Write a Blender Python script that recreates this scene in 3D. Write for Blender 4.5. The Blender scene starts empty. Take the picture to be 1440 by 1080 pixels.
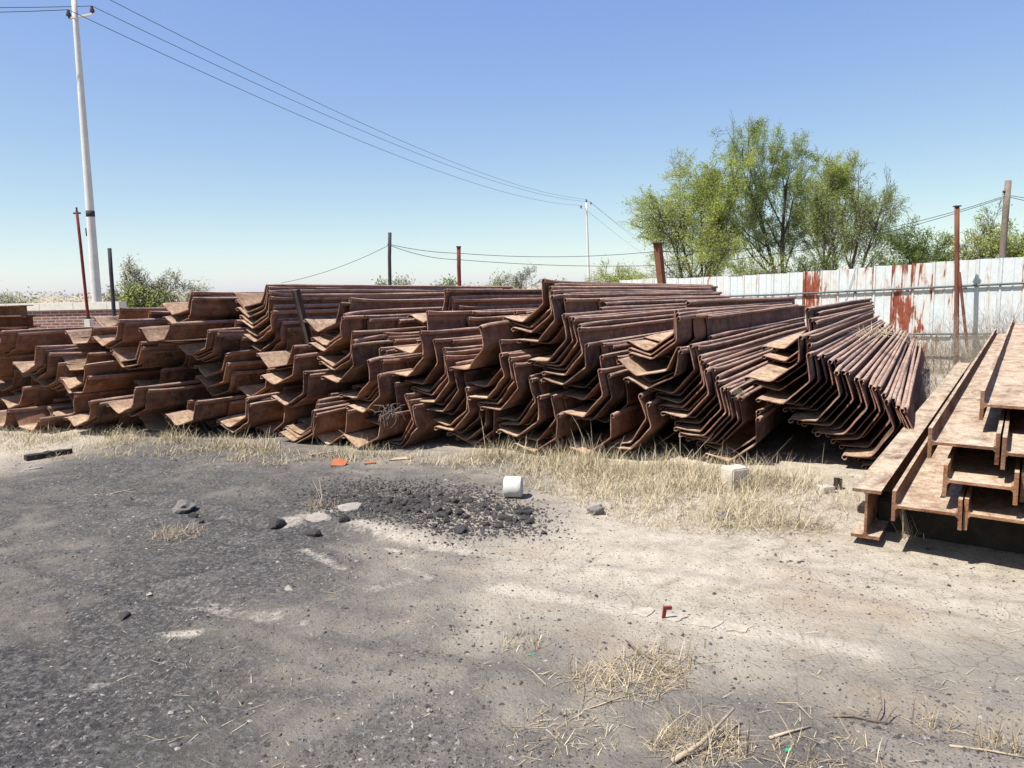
import bpy, bmesh, math, random
from math import sin, cos, pi, radians, sqrt, atan2, hypot, exp, log
from mathutils import Vector, Matrix, noise
random.seed(7)
scene = bpy.context.scene
COL = scene.collection

# ------------------------------------------------------------------ camera
F = 1040.0                      # focal length in photograph pixels (1440 wide)
PITCH = math.atan(138/1040.0); ROLL = 0.021; EYE = Vector((0, 0, 1.6))
FWD = Vector((0, cos(PITCH), -sin(PITCH))); V0 = Vector((0, sin(PITCH), cos(PITCH))); R0 = Vector((1, 0, 0))
RT = cos(ROLL)*R0 - sin(ROLL)*V0; UP = sin(ROLL)*R0 + cos(ROLL)*V0
cam_data = bpy.data.cameras.new('camera'); cam = bpy.data.objects.new('camera', cam_data); COL.objects.link(cam)
cam_data.sensor_width = 36.0; cam_data.lens = F/1440*36.0; cam_data.clip_end = 3000; cam_data.clip_start = 0.05
M = Matrix.Identity(4)
for i in range(3):
    M[i][0] = RT[i]; M[i][1] = UP[i]; M[i][2] = -FWD[i]; M[i][3] = EYE[i]
cam.matrix_world = M
scene.camera = cam

# ------------------------------------------------------------------ sky, sun, exposure
SUN_H = Vector((-0.87, -0.49, 0)).normalized(); SUN_EL = radians(60)
world = bpy.data.worlds.new('World'); scene.world = world; world.use_nodes = True
wn = world.node_tree.nodes; wl = world.node_tree.links
bg = wn['Background']; sky = wn.new('ShaderNodeTexSky'); sky.sky_type = 'NISHITA'; sky.sun_disc = False
sky.sun_elevation = SUN_EL; sky.sun_rotation = atan2(SUN_H.x, SUN_H.y)
sky.altitude = 0; sky.air_density = 0.66; sky.dust_density = 0.55; sky.ozone_density = 4.5
# spring haze: compress the sky's range channel by channel (the same everywhere in the sky)
sep = wn.new('ShaderNodeSeparateColor'); com = wn.new('ShaderNodeCombineColor'); wl.new(sky.outputs[0], sep.inputs[0])
for ch, (amp, gam) in enumerate(((1.11, .86), (1.13, .775), (2.48, .23))):
    pw = wn.new('ShaderNodeMath'); pw.operation = 'POWER'; wl.new(sep.outputs[ch], pw.inputs[0]); pw.inputs[1].default_value = gam
    ml = wn.new('ShaderNodeMath'); ml.operation = 'MULTIPLY'; wl.new(pw.outputs[0], ml.inputs[0]); ml.inputs[1].default_value = amp; wl.new(ml.outputs[0], com.inputs[ch])
wl.new(com.outputs[0], bg.inputs[0]); bg.inputs[1].default_value = 0.125
sd = bpy.data.lights.new('sun', 'SUN'); sd.energy = 4.6; sd.angle = radians(0.53); sd.color = (1.0, 0.955, 0.89)
sun = bpy.data.objects.new('sun', sd); COL.objects.link(sun)
sv = SUN_H*cos(SUN_EL) + Vector((0, 0, sin(SUN_EL)))
sun.rotation_euler = sv.to_track_quat('Z', 'Y').to_euler(); sun.location = (-20, -15, 40)
scene.view_settings.view_transform = 'Standard'; scene.view_settings.look = 'None'
scene.view_settings.gamma = 1.0; scene.view_settings.use_curve_mapping = False; scene.view_settings.exposure = 0.95
scene.render.resolution_x = 1024; scene.render.resolution_y = 768

# ------------------------------------------------------------------ helpers
def ray(x, y): return FWD*F + RT*(x-720) - UP*(y-540)
def ground_at(x, y, z=0.0):
    d = ray(x, y); return EYE + d*((z-EYE.z)/d.z)
def at_depth(x, y, Y):
    d = ray(x, y); return EYE + d*(Y/d.y)

class MB:
    def __init__(s): s.v = []; s.f = []; s.m = []
    def add(s, vs, fs, mi=0):
        o = len(s.v); s.v += [tuple(p) for p in vs]; s.f += [tuple(i+o for i in f) for f in fs]; s.m += [mi]*len(fs)
    def box(s, a, b, mi=0, M=None):
        x0, y0, z0 = a; x1, y1, z1 = b
        vs = [(x0,y0,z0),(x1,y0,z0),(x1,y1,z0),(x0,y1,z0),(x0,y0,z1),(x1,y0,z1),(x1,y1,z1),(x0,y1,z1)]
        if M: vs = [M @ Vector(p) for p in vs]
        s.add(vs, [(0,3,2,1),(4,5,6,7),(0,1,5,4),(1,2,6,5),(2,3,7,6),(3,0,4,7)], mi)
    def tube(s, pts, rads, n=8, mi=0, caps=True):
        pts = [Vector(p) for p in pts]; k = len(pts)
        if not hasattr(rads, '__len__'): rads = [rads]*k
        rings = []
        ref = None
        for i in range(k):
            d = (pts[min(i+1, k-1)] - pts[max(i-1, 0)])
            d = d.normalized() if d.length > 1e-9 else Vector((0, 0, 1))
            if ref is None: ref = Vector((1, 0, 0)) if abs(d.x) < .8 else Vector((0, 1, 0))
            a = (ref - d*ref.dot(d)); a = a.normalized() if a.length > 1e-6 else d.orthogonal().normalized()
            ref = a; b = d.cross(a)
            rings.append([pts[i] + (a*cos(2*pi*j/n) + b*sin(2*pi*j/n))*rads[i] for j in range(n)])
        vs = [p for r in rings for p in r]; fs = []
        for i in range(k-1):
            for j in range(n):
                j2 = (j+1) % n; fs.append((i*n+j, i*n+j2, (i+1)*n+j2, (i+1)*n+j))
        if caps: fs.append(tuple(range(n-1, -1, -1))); fs.append(tuple((k-1)*n+j for j in range(n)))
        s.add(vs, fs, mi)
    def mesh(s, name, mats, smooth=False):
        me = bpy.data.meshes.new(name); me.from_pydata(s.v, [], s.f)
        for m in (mats if isinstance(mats, (list, tuple)) else [mats]): me.materials.append(m)
        if any(s.m): me.polygons.foreach_set('material_index', s.m)
        if smooth: me.polygons.foreach_set('use_smooth', [True]*len(me.polygons))
        me.update(); return me
    def build(s, name, mats, parent=None, smooth=False): return obj(name, s.mesh(name, mats, smooth), parent)

def obj(name, me, parent=None):
    o = bpy.data.objects.new(name, me); COL.objects.link(o)
    if parent is not None: o.parent = parent
    return o
def empty(name, loc=(0, 0, 0), rz=0.0):
    o = bpy.data.objects.new(name, None); COL.objects.link(o); o.location = loc; o.rotation_euler = (0, 0, rz); o.empty_display_size = .2
    return o
def tag(o, label, cat, group=None, kind=None):
    o['label'] = label; o['category'] = cat
    if group: o['group'] = group
    if kind: o['kind'] = kind
    return o

# ------------------------------------------------------------------ materials
class NT:
    def __init__(s, name, rough=0.9, spec=0.2):
        s.mat = bpy.data.materials.new(name); s.mat.use_nodes = True
        s.t = s.mat.node_tree; s.n = s.t.nodes; s.l = s.t.links; s.b = s.n['Principled BSDF']
        s.b.inputs['Roughness'].default_value = rough; s.b.inputs['Specular IOR Level'].default_value = spec
    def inp(s, sock, v):
        if hasattr(v, 'is_output') or isinstance(v, bpy.types.NodeSocket): s.l.new(v, sock)
        else: sock.default_value = v
    def coord(s, kind='Object', scale=(1, 1, 1), rand=False):
        tc = s.n.new('ShaderNodeTexCoord'); mp = s.n.new('ShaderNodeMapping'); mp.inputs['Scale'].default_value = scale
        s.l.new(tc.outputs[kind], mp.inputs[0])
        if rand:
            oi = s.n.new('ShaderNodeObjectInfo'); m = s.math('MULTIPLY', oi.outputs['Random'], 57.0)
            c = s.n.new('ShaderNodeCombineXYZ')
            for i in range(3): s.l.new(m, c.inputs[i])
            s.l.new(c.outputs[0], mp.inputs['Location'])
        return mp.outputs[0]
    def world(s, scale=(1, 1, 1)):
        g = s.n.new('ShaderNodeNewGeometry'); mp = s.n.new('ShaderNodeMapping'); mp.inputs['Scale'].default_value = scale
        s.l.new(g.outputs['Position'], mp.inputs[0]); return mp.outputs[0]
    def noise(s, vec, scale=5, detail=6, rough=.6, dist=0):
        n = s.n.new('ShaderNodeTexNoise'); s.l.new(vec, n.inputs['Vector'])
        n.inputs['Scale'].default_value = scale; n.inputs['Detail'].default_value = detail; n.inputs['Roughness'].default_value = rough
        n.inputs['Distortion'].default_value = dist
        return n.outputs[0]
    def vor(s, vec, scale=5, feat='F1', out=0):
        n = s.n.new('ShaderNodeTexVoronoi'); n.feature = feat; s.l.new(vec, n.inputs['Vector']); n.inputs['Scale'].default_value = scale
        return n.outputs[out]
    def math(s, op, a, b=0.0, clamp=False):
        n = s.n.new('ShaderNodeMath'); n.operation = op; n.use_clamp = clamp; s.inp(n.inputs[0], a); s.inp(n.inputs[1], b); return n.outputs[0]
    def ramp(s, fac, stops):
        n = s.n.new('ShaderNodeValToRGB'); s.inp(n.inputs[0], fac); e = n.color_ramp.elements
        while len(e) < len(stops): e.new(.5)
        for el, (p, c) in zip(e, stops):
            el.position = p; el.color = tuple(c)+(1,) if hasattr(c, '__len__') else (c, c, c, 1)
        return n.outputs[0]
    def step(s, v, a, b):
        n = s.n.new('ShaderNodeMapRange'); n.interpolation_type = 'SMOOTHSTEP'; s.inp(n.inputs[0], v)
        n.inputs[1].default_value = a; n.inputs[2].default_value = b; return n.outputs[0]
    def mix(s, f, a, b, mode='MIX'):
        n = s.n.new('ShaderNodeMix'); n.data_type = 'RGBA'; n.blend_type = mode; s.inp(n.inputs[0], f)
        s.inp(n.inputs[6], a if not isinstance(a, tuple) else a+(1,)); s.inp(n.inputs[7], b if not isinstance(b, tuple) else b+(1,)); return n.outputs[2]
    def nz(s):
        g = s.n.new('ShaderNodeNewGeometry'); x = s.n.new('ShaderNodeSeparateXYZ'); s.l.new(g.outputs['Normal'], x.inputs[0]); return x.outputs[2]
    def attr(s, name):
        n = s.n.new('ShaderNodeAttribute'); n.attribute_name = name; return n.outputs['Fac']
    def rnd(s):
        return s.n.new('ShaderNodeObjectInfo').outputs['Random']
    def bump(s, h, strength=.3, dist=.01):
        n = s.n.new('ShaderNodeBump'); s.l.new(h, n.inputs['Height']); n.inputs['Strength'].default_value = strength; n.inputs['Distance'].default_value = dist
        s.l.new(n.outputs[0], s.b.inputs['Normal'])
    def col(s, c):
        s.inp(s.b.inputs['Base Color'], c if not isinstance(c, tuple) else c+(1,)); return s.mat

def rust_material(name, dark, mid, bright, dust, dust_lo, dust_hi, dust_amt=1.0, along=(9, .7, 9), orange=(.26, .105, .050)):
    m = NT(name, .88, .25)
    c = m.coord('Object', along, True); c2 = m.coord('Object', (1, 1, 1), True)
    n1 = m.noise(c, 1.3, 8, .70, .4); n2 = m.noise(c2, 26, 6, .72); n3 = m.noise(c2, 1.9, 5, .65, .6); n4 = m.noise(c2, 7, 7, .7, .3)
    base = m.ramp(n1, [(.30, dark), (.50, mid), (.72, bright)])
    r = m.rnd()
    fam = m.math('ADD', n3, m.math('MULTIPLY', m.math('SUBTRACT', r, .5), .45))
    base = m.mix(m.math('MULTIPLY', m.step(fam, .50, .72), .62), base, m.mix(n2, orange, tuple(x*.55 for x in orange)))
    base = m.mix(m.math('MULTIPLY', m.step(fam, .46, .28), .75), base, tuple(x*.55 for x in dark))
    base = m.mix(m.math('MULTIPLY', m.step(n4, .56, .68), .55), base, bright)
    base = m.mix(m.math('MULTIPLY', m.step(n4, .40, .30), .7), base, tuple(x*.45 for x in dark))
    base = m.mix(m.math('MULTIPLY', m.step(n2, .54, .70), .5), base, tuple(x*1.15 for x in bright))
    d = m.math('MULTIPLY', m.step(m.nz(), dust_lo, dust_hi), m.ramp(m.math('ADD', m.math('MULTIPLY', m.noise(m.coord('Object', (1.5, .55, 1.5), True), 4.5, 10, .80, .6), .7), m.math('MULTIPLY', n4, .3)), [(.38, .12), (.56, 1.0)]))
    d = m.math('MULTIPLY', d, dust_amt, True)
    base = m.mix(m.math('MULTIPLY', m.step(n4, .36, .66), .27), base, tuple(x*.62 for x in dust))
    dc = m.mix(m.step(n2, .38, .62), dust, tuple(x*.66 for x in dust))
    m.col(m.mix(d, base, dc))
    h = m.math('ADD', m.math('ADD', m.math('MULTIPLY', n2, .6), m.math('MULTIPLY', n4, .8)), m.noise(c2, 70, 3, .6))
    m.bump(h, .8, .009)
    return m.mat
RUST = rust_material('pile_rust', (.050, .023, .018), (.128, .056, .038), (.265, .122, .068), (.56, .41, .265), .48, .86, 1.0)
RUST_HOOK = rust_material('pile_clutch_rust', (.108, .052, .043), (.215, .106, .080), (.37, .205, .15), (.55, .41, .31), .25, .95, .8, orange=(.26, .125, .065))
BEAM = rust_material('beam_rust', (.070, .028, .016), (.155, .062, .028), (.29, .135, .060), (.54, .445, .33), .5, .92, .9, (6, .5, 6), orange=(.30, .135, .05))
POSTRUST = rust_material('post_rust', (.060, .020, .014), (.120, .036, .024), (.200, .075, .035), (.25, .14, .09), .6, 1.0, .4, (9, 9, .8))
def plain(name, c, var=.25, sc=8, rough=.9, bump=.3, bd=.004, kind='Object'):
    m = NT(name, rough); v = m.coord(kind, (1, 1, 1), True); n = m.noise(v, sc, 6, .65); n2 = m.noise(v, sc*7, 4, .6)
    a = tuple(x*(1-var) for x in c); b = tuple(min(1, x*(1+var)) for x in c)
    m.col(m.mix(m.math('MULTIPLY', m.step(n2, .4, .7), .35), m.ramp(n, [(.3, a), (.7, b)]), tuple(x*.6 for x in c)))
    if bump: m.bump(m.math('ADD', n, n2), bump, bd)
    return m.mat
CONC = plain('pole_concrete', (.55, .54, .51), .1, 3)
CONC_L = plain('pale_concrete', (.60, .57, .50), .15, 14)
BLOCKM = plain('block_concrete', (.46, .41, .34), .2, 12, bump=.6, bd=.006)
DARKM = plain('dark_steel', (.045, .045, .05), .3, 6)
WIREM = plain('wire_dark', (.035, .037, .045), .1, 3, bump=0)
GREYM = plain('galvanised_rail', (.10, .11, .115), .2, 5, rough=.6)
WOOD = plain('grey_wood', (.17, .135, .11), .35, 9, bump=.6)
DARKWOOD = plain('charred_wood', (.035, .028, .024), .4, 9, bump=.6)
CLINK = plain('clinker', (.070, .063, .061), .6, 18, bump=.8, bd=.008)
STONE = plain('grey_stone', (.175, .163, .15), .25, 12, bump=.7, bd=.006)
PALEST = plain('pale_stone', (.29, .26, .225), .2, 12, bump=.5)
CLAY = plain('burnt_clay', (.36, .12, .055), .3, 12, bump=.5)
REDM = plain('red_paint', (.16, .028, .024), .3, 8)
GREENP = plain('green_plastic', (.03, .30, .17), .2, 8, rough=.4)
STRAW = NT('dry_straw', .9, .1)
_o = STRAW.attr('tone'); STRAW.col(STRAW.ramp(_o, [(0, (.16, .115, .065)), (.35, (.27, .215, .135)), (.62, (.42, .345, .225)), (.80, (.50, .42, .29)), (.93, (.58, .51, .38)), (1, (.30, .31, .14))])); STRAW = STRAW.mat
SOFT = plain('rag_fibre', (.30, .255, .21), .4, 20)
TWIG = plain('twig_bark', (.16, .12, .09), .3, 14, bump=.3)

# ------------------------------------------------------------------ ground
CTRL = [(20,640,0.25),(150,655,0.85),(300,660,0.85),(60,700,0.72),(200,720,0.82),(60,760,0.58),(20,850,0.60),(150,860,0.75),(50,950,0.92),(150,1000,0.92),(30,1060,0.75),
 (300,800,0.82),(300,880,0.60),(250,980,0.75),(400,700,0.80),(600,680,0.72),(700,680,0.66),(450,780,0.88),(560,790,0.60),(450,850,0.60),(560,870,0.52),(500,950,0.57),(420,1000,0.67),
 (600,1000,0.62),(560,1060,0.67),(700,950,0.52),(650,850,0.50),(720,740,0.50),(620,770,0.30),(800,770,0.15),(900,780,0.12),(1050,760,0.05),(1200,740,0.05),(1350,800,0.00),(1000,830,0.20),
 (1150,840,0.22),(1200,860,0.50),(1300,860,0.38),(1100,870,0.30),(850,850,0.05),(950,870,0.00),(1100,900,0.00),(1180,912,0.05),(800,890,0.60),(860,910,0.70),(750,870,0.62),(900,1000,0.52),(980,960,0.69),
 (1100,980,0.79),(1250,1000,0.73),(1200,940,0.69),(1350,930,0.45),(1420,980,0.47),(1420,1060,0.57),(1000,1060,0.62),(800,1060,0.57),(1200,1060,0.69),(880,680,0.10),(1000,690,0.05),(1150,700,0.05),
 (-300,800,0.70),(-300,650,0.50),(1750,800,0.05),(1750,1000,0.47),(0,600,0.20),(720,600,0.30),(1300,600,0.10),(350,645,0.50),(600,650,0.45),(720,1500,0.57)]
CTRL = [(ground_at(x, y), c) for x, y, c in CTRL]
def coal_field(x, y):
    a = b = 0.0
    for p, c in CTRL:
        sc = .10 + .085*p.y
        d2 = ((x-p.x)**2 + ((y-p.y)*.8)**2)/(sc*sc)
        w = exp(-d2*.55) + 1e-4/(1+d2); a += w*c; b += w
    return a/b
PALE = [([(700, 826), (790, 842), (860, 856), (935, 870), (1010, 882), (1100, 896), (1225, 917)], .085, 1.0), ([(500, 738), (560, 756), (640, 770), (760, 790), (860, 800)], .10, .75),
 ([(400, 735), (450, 722), (500, 712)], .12, .75), ([(560, 790), (600, 812), (520, 830)], .06, .5), ([(700, 800), (850, 815), (1000, 810)], .16, .5), ([(235, 893), (275, 890)], .045, 1.0), ([(130, 963), (150, 962)], .02, .9), ([(260, 850), (330, 860), (420, 870)], .09, .45), ([(1050, 780), (1250, 800), (1420, 830)], .22, .5),
 ([(430, 775), (460, 790), (480, 800)], .04, .8), ([(545, 775), (580, 785)], .03, .8)]
PALE = [([ground_at(*q) for q in pl], w_, a_) for pl, w_, a_ in PALE]
def pale_field(x, y):
    v = 0.0; q = Vector((x, y, 0))
    for pl, w_, a_ in PALE:
        for i in range(len(pl)-1):
            ab = pl[i+1]-pl[i]; t_ = max(0, min(1, (q-pl[i]).dot(ab)/ab.length_squared)); d = (q-pl[i]-ab*t_).length/w_
            if d < 2.2: v = max(v, a_*exp(-d*d))
    return v
MOUND = ground_at(610, 728)
def relief(x, y):
    if y > 13 or abs(x) > 9: return 0.0
    n = noise.noise(Vector((x*.55, y*.55, 3)))*.022 + noise.noise(Vector((x*2.1, y*2.1, 9)))*.010 + noise.noise(Vector((x*7, y*7, 1)))*.005
    n += noise.noise(Vector((x*19, y*19, 5)))*.0028
    d = ((x-MOUND.x)/.55)**2 + ((y-MOUND.y)/.38)**2
    n += .055*exp(-d)
    for k_ in (0, 1):                                   # shallow wheel ruts running past the heap
        e = abs(y - (4.55-.42*(x+.6)+.10*sin(x*1.3)-k_*1.25))
        if e < .35 and -3 < x < 3.6: n += -.022*exp(-(e/.10)**2)+.010*exp(-((e-.17)/.06)**2)
    k = max(0.0, min(1.0, (13-y)/3, (9-abs(x))/2))
    return n*k
def slope(x, y): return -.016*min(max(x*.4921+y*.8705-6.5, 0.0), 14.0)
def axis(a, b, st, ext, grow=1.28):
    o = [a+i*st for i in range(int((b-a)/st)+1)]; s_ = st
    lo = []; p = o[0]
    while p > -ext: s_ *= grow; p -= s_; lo.append(p)
    hi = []; p = o[-1]; s_ = st
    while p < ext: s_ *= grow; p += s_; hi.append(p)
    return lo[::-1] + o + hi
XS = axis(-6.6, 5.2, .034, 900); YS = axis(1.6, 8.6, .030, 1500)
YS = [y for y in YS if y > -60]
gv = [(x, y, relief(x, y)+slope(x, y)) for y in YS for x in XS]
nx = len(XS)
gf = [(j*nx+i, j*nx+i+1, (j+1)*nx+i+1, (j+1)*nx+i) for j in range(len(YS)-1) for i in range(nx-1)]
gm = bpy.data.meshes.new('ground'); gm.from_pydata(gv, [], gf)
at = gm.attributes.new('coal', 'FLOAT', 'POINT')
# field sampled on a coarse lattice, then interpolated
GX0, GY0, GS = -8.0, .5, .16; GNX, GNY = 101, 76
lat = [[coal_field(GX0+i*GS, GY0+j*GS) for i in range(GNX)] for j in range(GNY)]
def coal(x, y):
    fx = min(max((x-GX0)/GS, 0), GNX-1.001); fy = min(max((y-GY0)/GS, 0), GNY-1.001)
    i, j = int(fx), int(fy); u, v = fx-i, fy-j
    return (lat[j][i]*(1-u)+lat[j][i+1]*u)*(1-v) + (lat[j+1][i]*(1-u)+lat[j+1][i+1]*u)*v
at.data.foreach_set('value', [coal(p[0], p[1]) for p in gv])
at2 = gm.attributes.new('pale', 'FLOAT', 'POINT')
at2.data.foreach_set('value', [pale_field(p[0], p[1]) if (abs(p[0]) < 5 and 1.5 < p[1] < 6.5) else 0.0 for p in gv])
gm.polygons.foreach_set('use_smooth', [True]*len(gm.polygons))
g = NT('yard_ground', .96, .1)
w = g.world()
nA = g.noise(w, 1.6, 8, .68, .4); nB = g.noise(w, 7, 8, .72); nC = g.noise(w, 38, 8, .78); nD = g.noise(w, 150, 3, .6)
ca = g.attr('coal')
mk = g.math('ADD', ca, g.math('MULTIPLY', g.math('SUBTRACT', nA, .5), .75))
mk = g.math('ADD', mk, g.math('MULTIPLY', g.math('SUBTRACT', nB, .5), .65))
mk = g.math('ADD', mk, g.math('MULTIPLY', g.math('SUBTRACT', nC, .5), .40))
mk = g.step(mk, .20, .78)
soil = g.ramp(nB, [(.28, (.28, .24, .185)), (.5, (.43, .378, .30)), (.72, (.55, .49, .40))])
soil = g.mix(g.math('MULTIPLY', g.step(g.noise(w, .9, 4, .6), .5, .68), .5), soil, (.36, .27, .185))
soil = g.mix(g.math('MULTIPLY', g.step(nC, .57, .70), .75), soil, (.20, .17, .135))
cind = g.ramp(g.math('ADD', g.math('MULTIPLY', nC, .7), g.math('MULTIPLY', g.noise(w, 14, 6, .75), .3)), [(.36, (.016, .016, .017)), (.48, (.062, .059, .058)), (.61, (.20, .188, .172))])
cind = g.mix(g.math('MULTIPLY', g.step(nA, .48, .66), .6), cind, g.ramp(nC, [(.35, (.08, .075, .07)), (.62, (.24, .222, .20))]))
cind = g.mix(g.math('MULTIPLY', g.step(g.noise(w, 1.1, 3, .5), .52, .66), .35), cind, (.135, .130, .108))
base = g.mix(mk, soil, cind)
pal = g.math('ADD', g.attr('pale'), g.math('ADD', g.math('MULTIPLY', g.math('SUBTRACT', nB, .5), 1.9), g.math('MULTIPLY', g.math('SUBTRACT', nC, .5), .9)))
base = g.mix(g.math('MULTIPLY', g.step(pal, .22, 1.0), .85), base, g.ramp(nC, [(.3, (.42, .365, .29)), (.7, (.56, .50, .42))]))
spk = g.vor(w, 55); base = g.mix(g.math('MULTIPLY', g.math('LESS_THAN', spk, .15), g.step(nB, .5, .65)), base, (.24, .225, .205))
spk2 = g.vor(w, 33); base = g.mix(g.math('MULTIPLY', g.math('LESS_THAN', spk2, .15), .8), base, (.035, .033, .034))
far = g.n.new('ShaderNodeSeparateXYZ'); g.l.new(w, far.inputs[0])
base = g.mix(g.step(far.outputs[1], 11, 30), base, (.33, .28, .19))
crk = g.vor(g.math('ADD', 0, 0) if False else w, 7.5, 'DISTANCE_TO_EDGE'); ck = g.math('MULTIPLY', g.step(crk, .035, .0), g.step(nA, .46, .58))
base = g.mix(g.math('MULTIPLY', ck, .45), base, (.10, .088, .075))
g.col(base); g.bump(g.math('ADD', g.math('ADD', nC, g.math('MULTIPLY', nD, .5)), g.math('MULTIPLY', spk, -.3)), 1.0, .017)
gm.materials.append(g.mat)
ground = obj('ground', gm); ground['kind'] = 'structure'; ground['label'] = 'yard ground of pale trodden soil darkened by black cinder'
def gz(x, y): return relief(x, y)+slope(x, y)

# ------------------------------------------------------------------ sheet piles
DIR = Vector((.4921, .8705, 0)); ACR = Vector((.8705, -.4921, 0))
PAN, WEB, FL, TH = .30, .205, radians(55), .0062
def pile_centreline():
    """U section seen from the end: clutch hook, web, pan, web, clutch hook; returns points + clutch flag"""
    half = []                                     # right half from pan centre outwards
    cx, cz = PAN/2, 0.0; ex, ez = cx+WEB*cos(FL), WEB*sin(FL)
    half.append((cx*.45, 0, 0)); half.append((cx-.030, 0, 0)); half.append((cx-.006, .004, 0)); half.append((cx+.012, .022, 0))
    half.append((cx+(ex-cx)*.55, ez*.55, 0)); half.append((ex-.018*cos(FL), ez-.018*sin(FL), 1))
    # hook: curl towards the outside (right / below), ring radius .020
    r = .0175; a0 = FL+pi/2; ox, oz = ex+r*cos(FL-pi/2), ez+r*sin(FL-pi/2)
    for k in range(8):
        a = a0 - radians(268)*k/7
        half.append((ox+r*cos(a), oz+r*sin(a), 1))
    left = [(-x, z, h) for x, z, h in reversed(half)]
    return left + [(0, 0, 0)] + half
CL = pile_centreline()
def pile_mesh(length, seed):
    rnd = random.Random(seed)
    n = len(CL); P = [Vector((c[0], 0, c[1])) for c in CL]
    off = []
    for i in range(n):
        a = P[max(i-1, 0)]; b = P[min(i+1, n-1)]; d = (b-a).normalized(); nrm = Vector((-d.z, 0, d.x))
        t = TH*(.62 if CL[i][2] else 1.0)
        if i in (0, n-1): t *= .7
        off.append((P[i]+nrm*t, P[i]-nrm*t))
    ys = [0, .012, .06, .16, .4, .8] + [.8+(length-.8)*k/6 for k in range(1, 7)]
    fl, fr_ = rnd.gauss(0, .010), rnd.gauss(0, .010); b1, b2 = rnd.uniform(-.012, .012), rnd.uniform(-.008, .008); ph = rnd.uniform(0, 6)
    mb = MB(); vs = []
    rag = rnd.choice((.006, .012, .03)); ragged = [rnd.uniform(-.006, .006)+rag*noise.noise(Vector((i*.55, ph, 2))) + .25*(rnd.random()-.5)*rag for i in range(n)]
    for k, y in enumerate(ys):
        t = y/length
        dx = b1*sin(pi*t)*4*t*(1-t)+.003*sin(y*3+ph); dz = b2*sin(2*pi*t)
        for i in range(n):
            for q in (0, 1):
                p = off[i][q]; jit = .0045*noise.noise(Vector((i*.5, y*2.6, seed*3.1)))
                yy = y + (ragged[i] if k == 0 else 0)
                if k == 0: p = P[i] + (p-P[i])*.72
                wv = max(0.0, (abs(P[i].x)-.16)/.12)*exp(-y/.16); p = p + Vector(((fl if P[i].x < 0 else fr_)*wv*.6, 0, (fl if P[i].x < 0 else fr_)*wv))
                vs.append((p.x+dx+jit, yy, p.z+dz+jit))
    fs = []; ms = []
    m2 = 2*n
    for k in range(len(ys)-1):
        for i in range(n-1):
            hk = 1 if (CL[i][2] and CL[i+1][2]) else 0
            a = k*m2+2*i; b = a+m2
            fs.append((a, a+2, b+2, b)); ms.append(hk)
            fs.append((a+1, b+1, b+3, a+3)); ms.append(hk)
        for i in (0, n-1):
            a = k*m2+2*i; b = a+m2
            fs.append((a, b, b+1, a+1) if i == 0 else (a, a+1, b+1, b)); ms.append(1)
    for i in range(n-1):
        a = 2*i; fs.append((a, a+1, a+3, a+2)); ms.append(1)
        a = (len(ys)-1)*m2+2*i; fs.append((a, a+2, a+3, a+1)); ms.append(1)
    me = bpy.data.meshes.new('sheet_pile'); me.from_pydata(vs, [], fs)
    me.materials.append(RUST); me.materials.append(RUST_HOOK); me.polygons.foreach_set('material_index', ms)
    me.polygons.foreach_set('use_smooth', [True]*len(fs)); me.update()
    me.set_sharp_from_angle(angle=radians(38))
    return me
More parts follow.
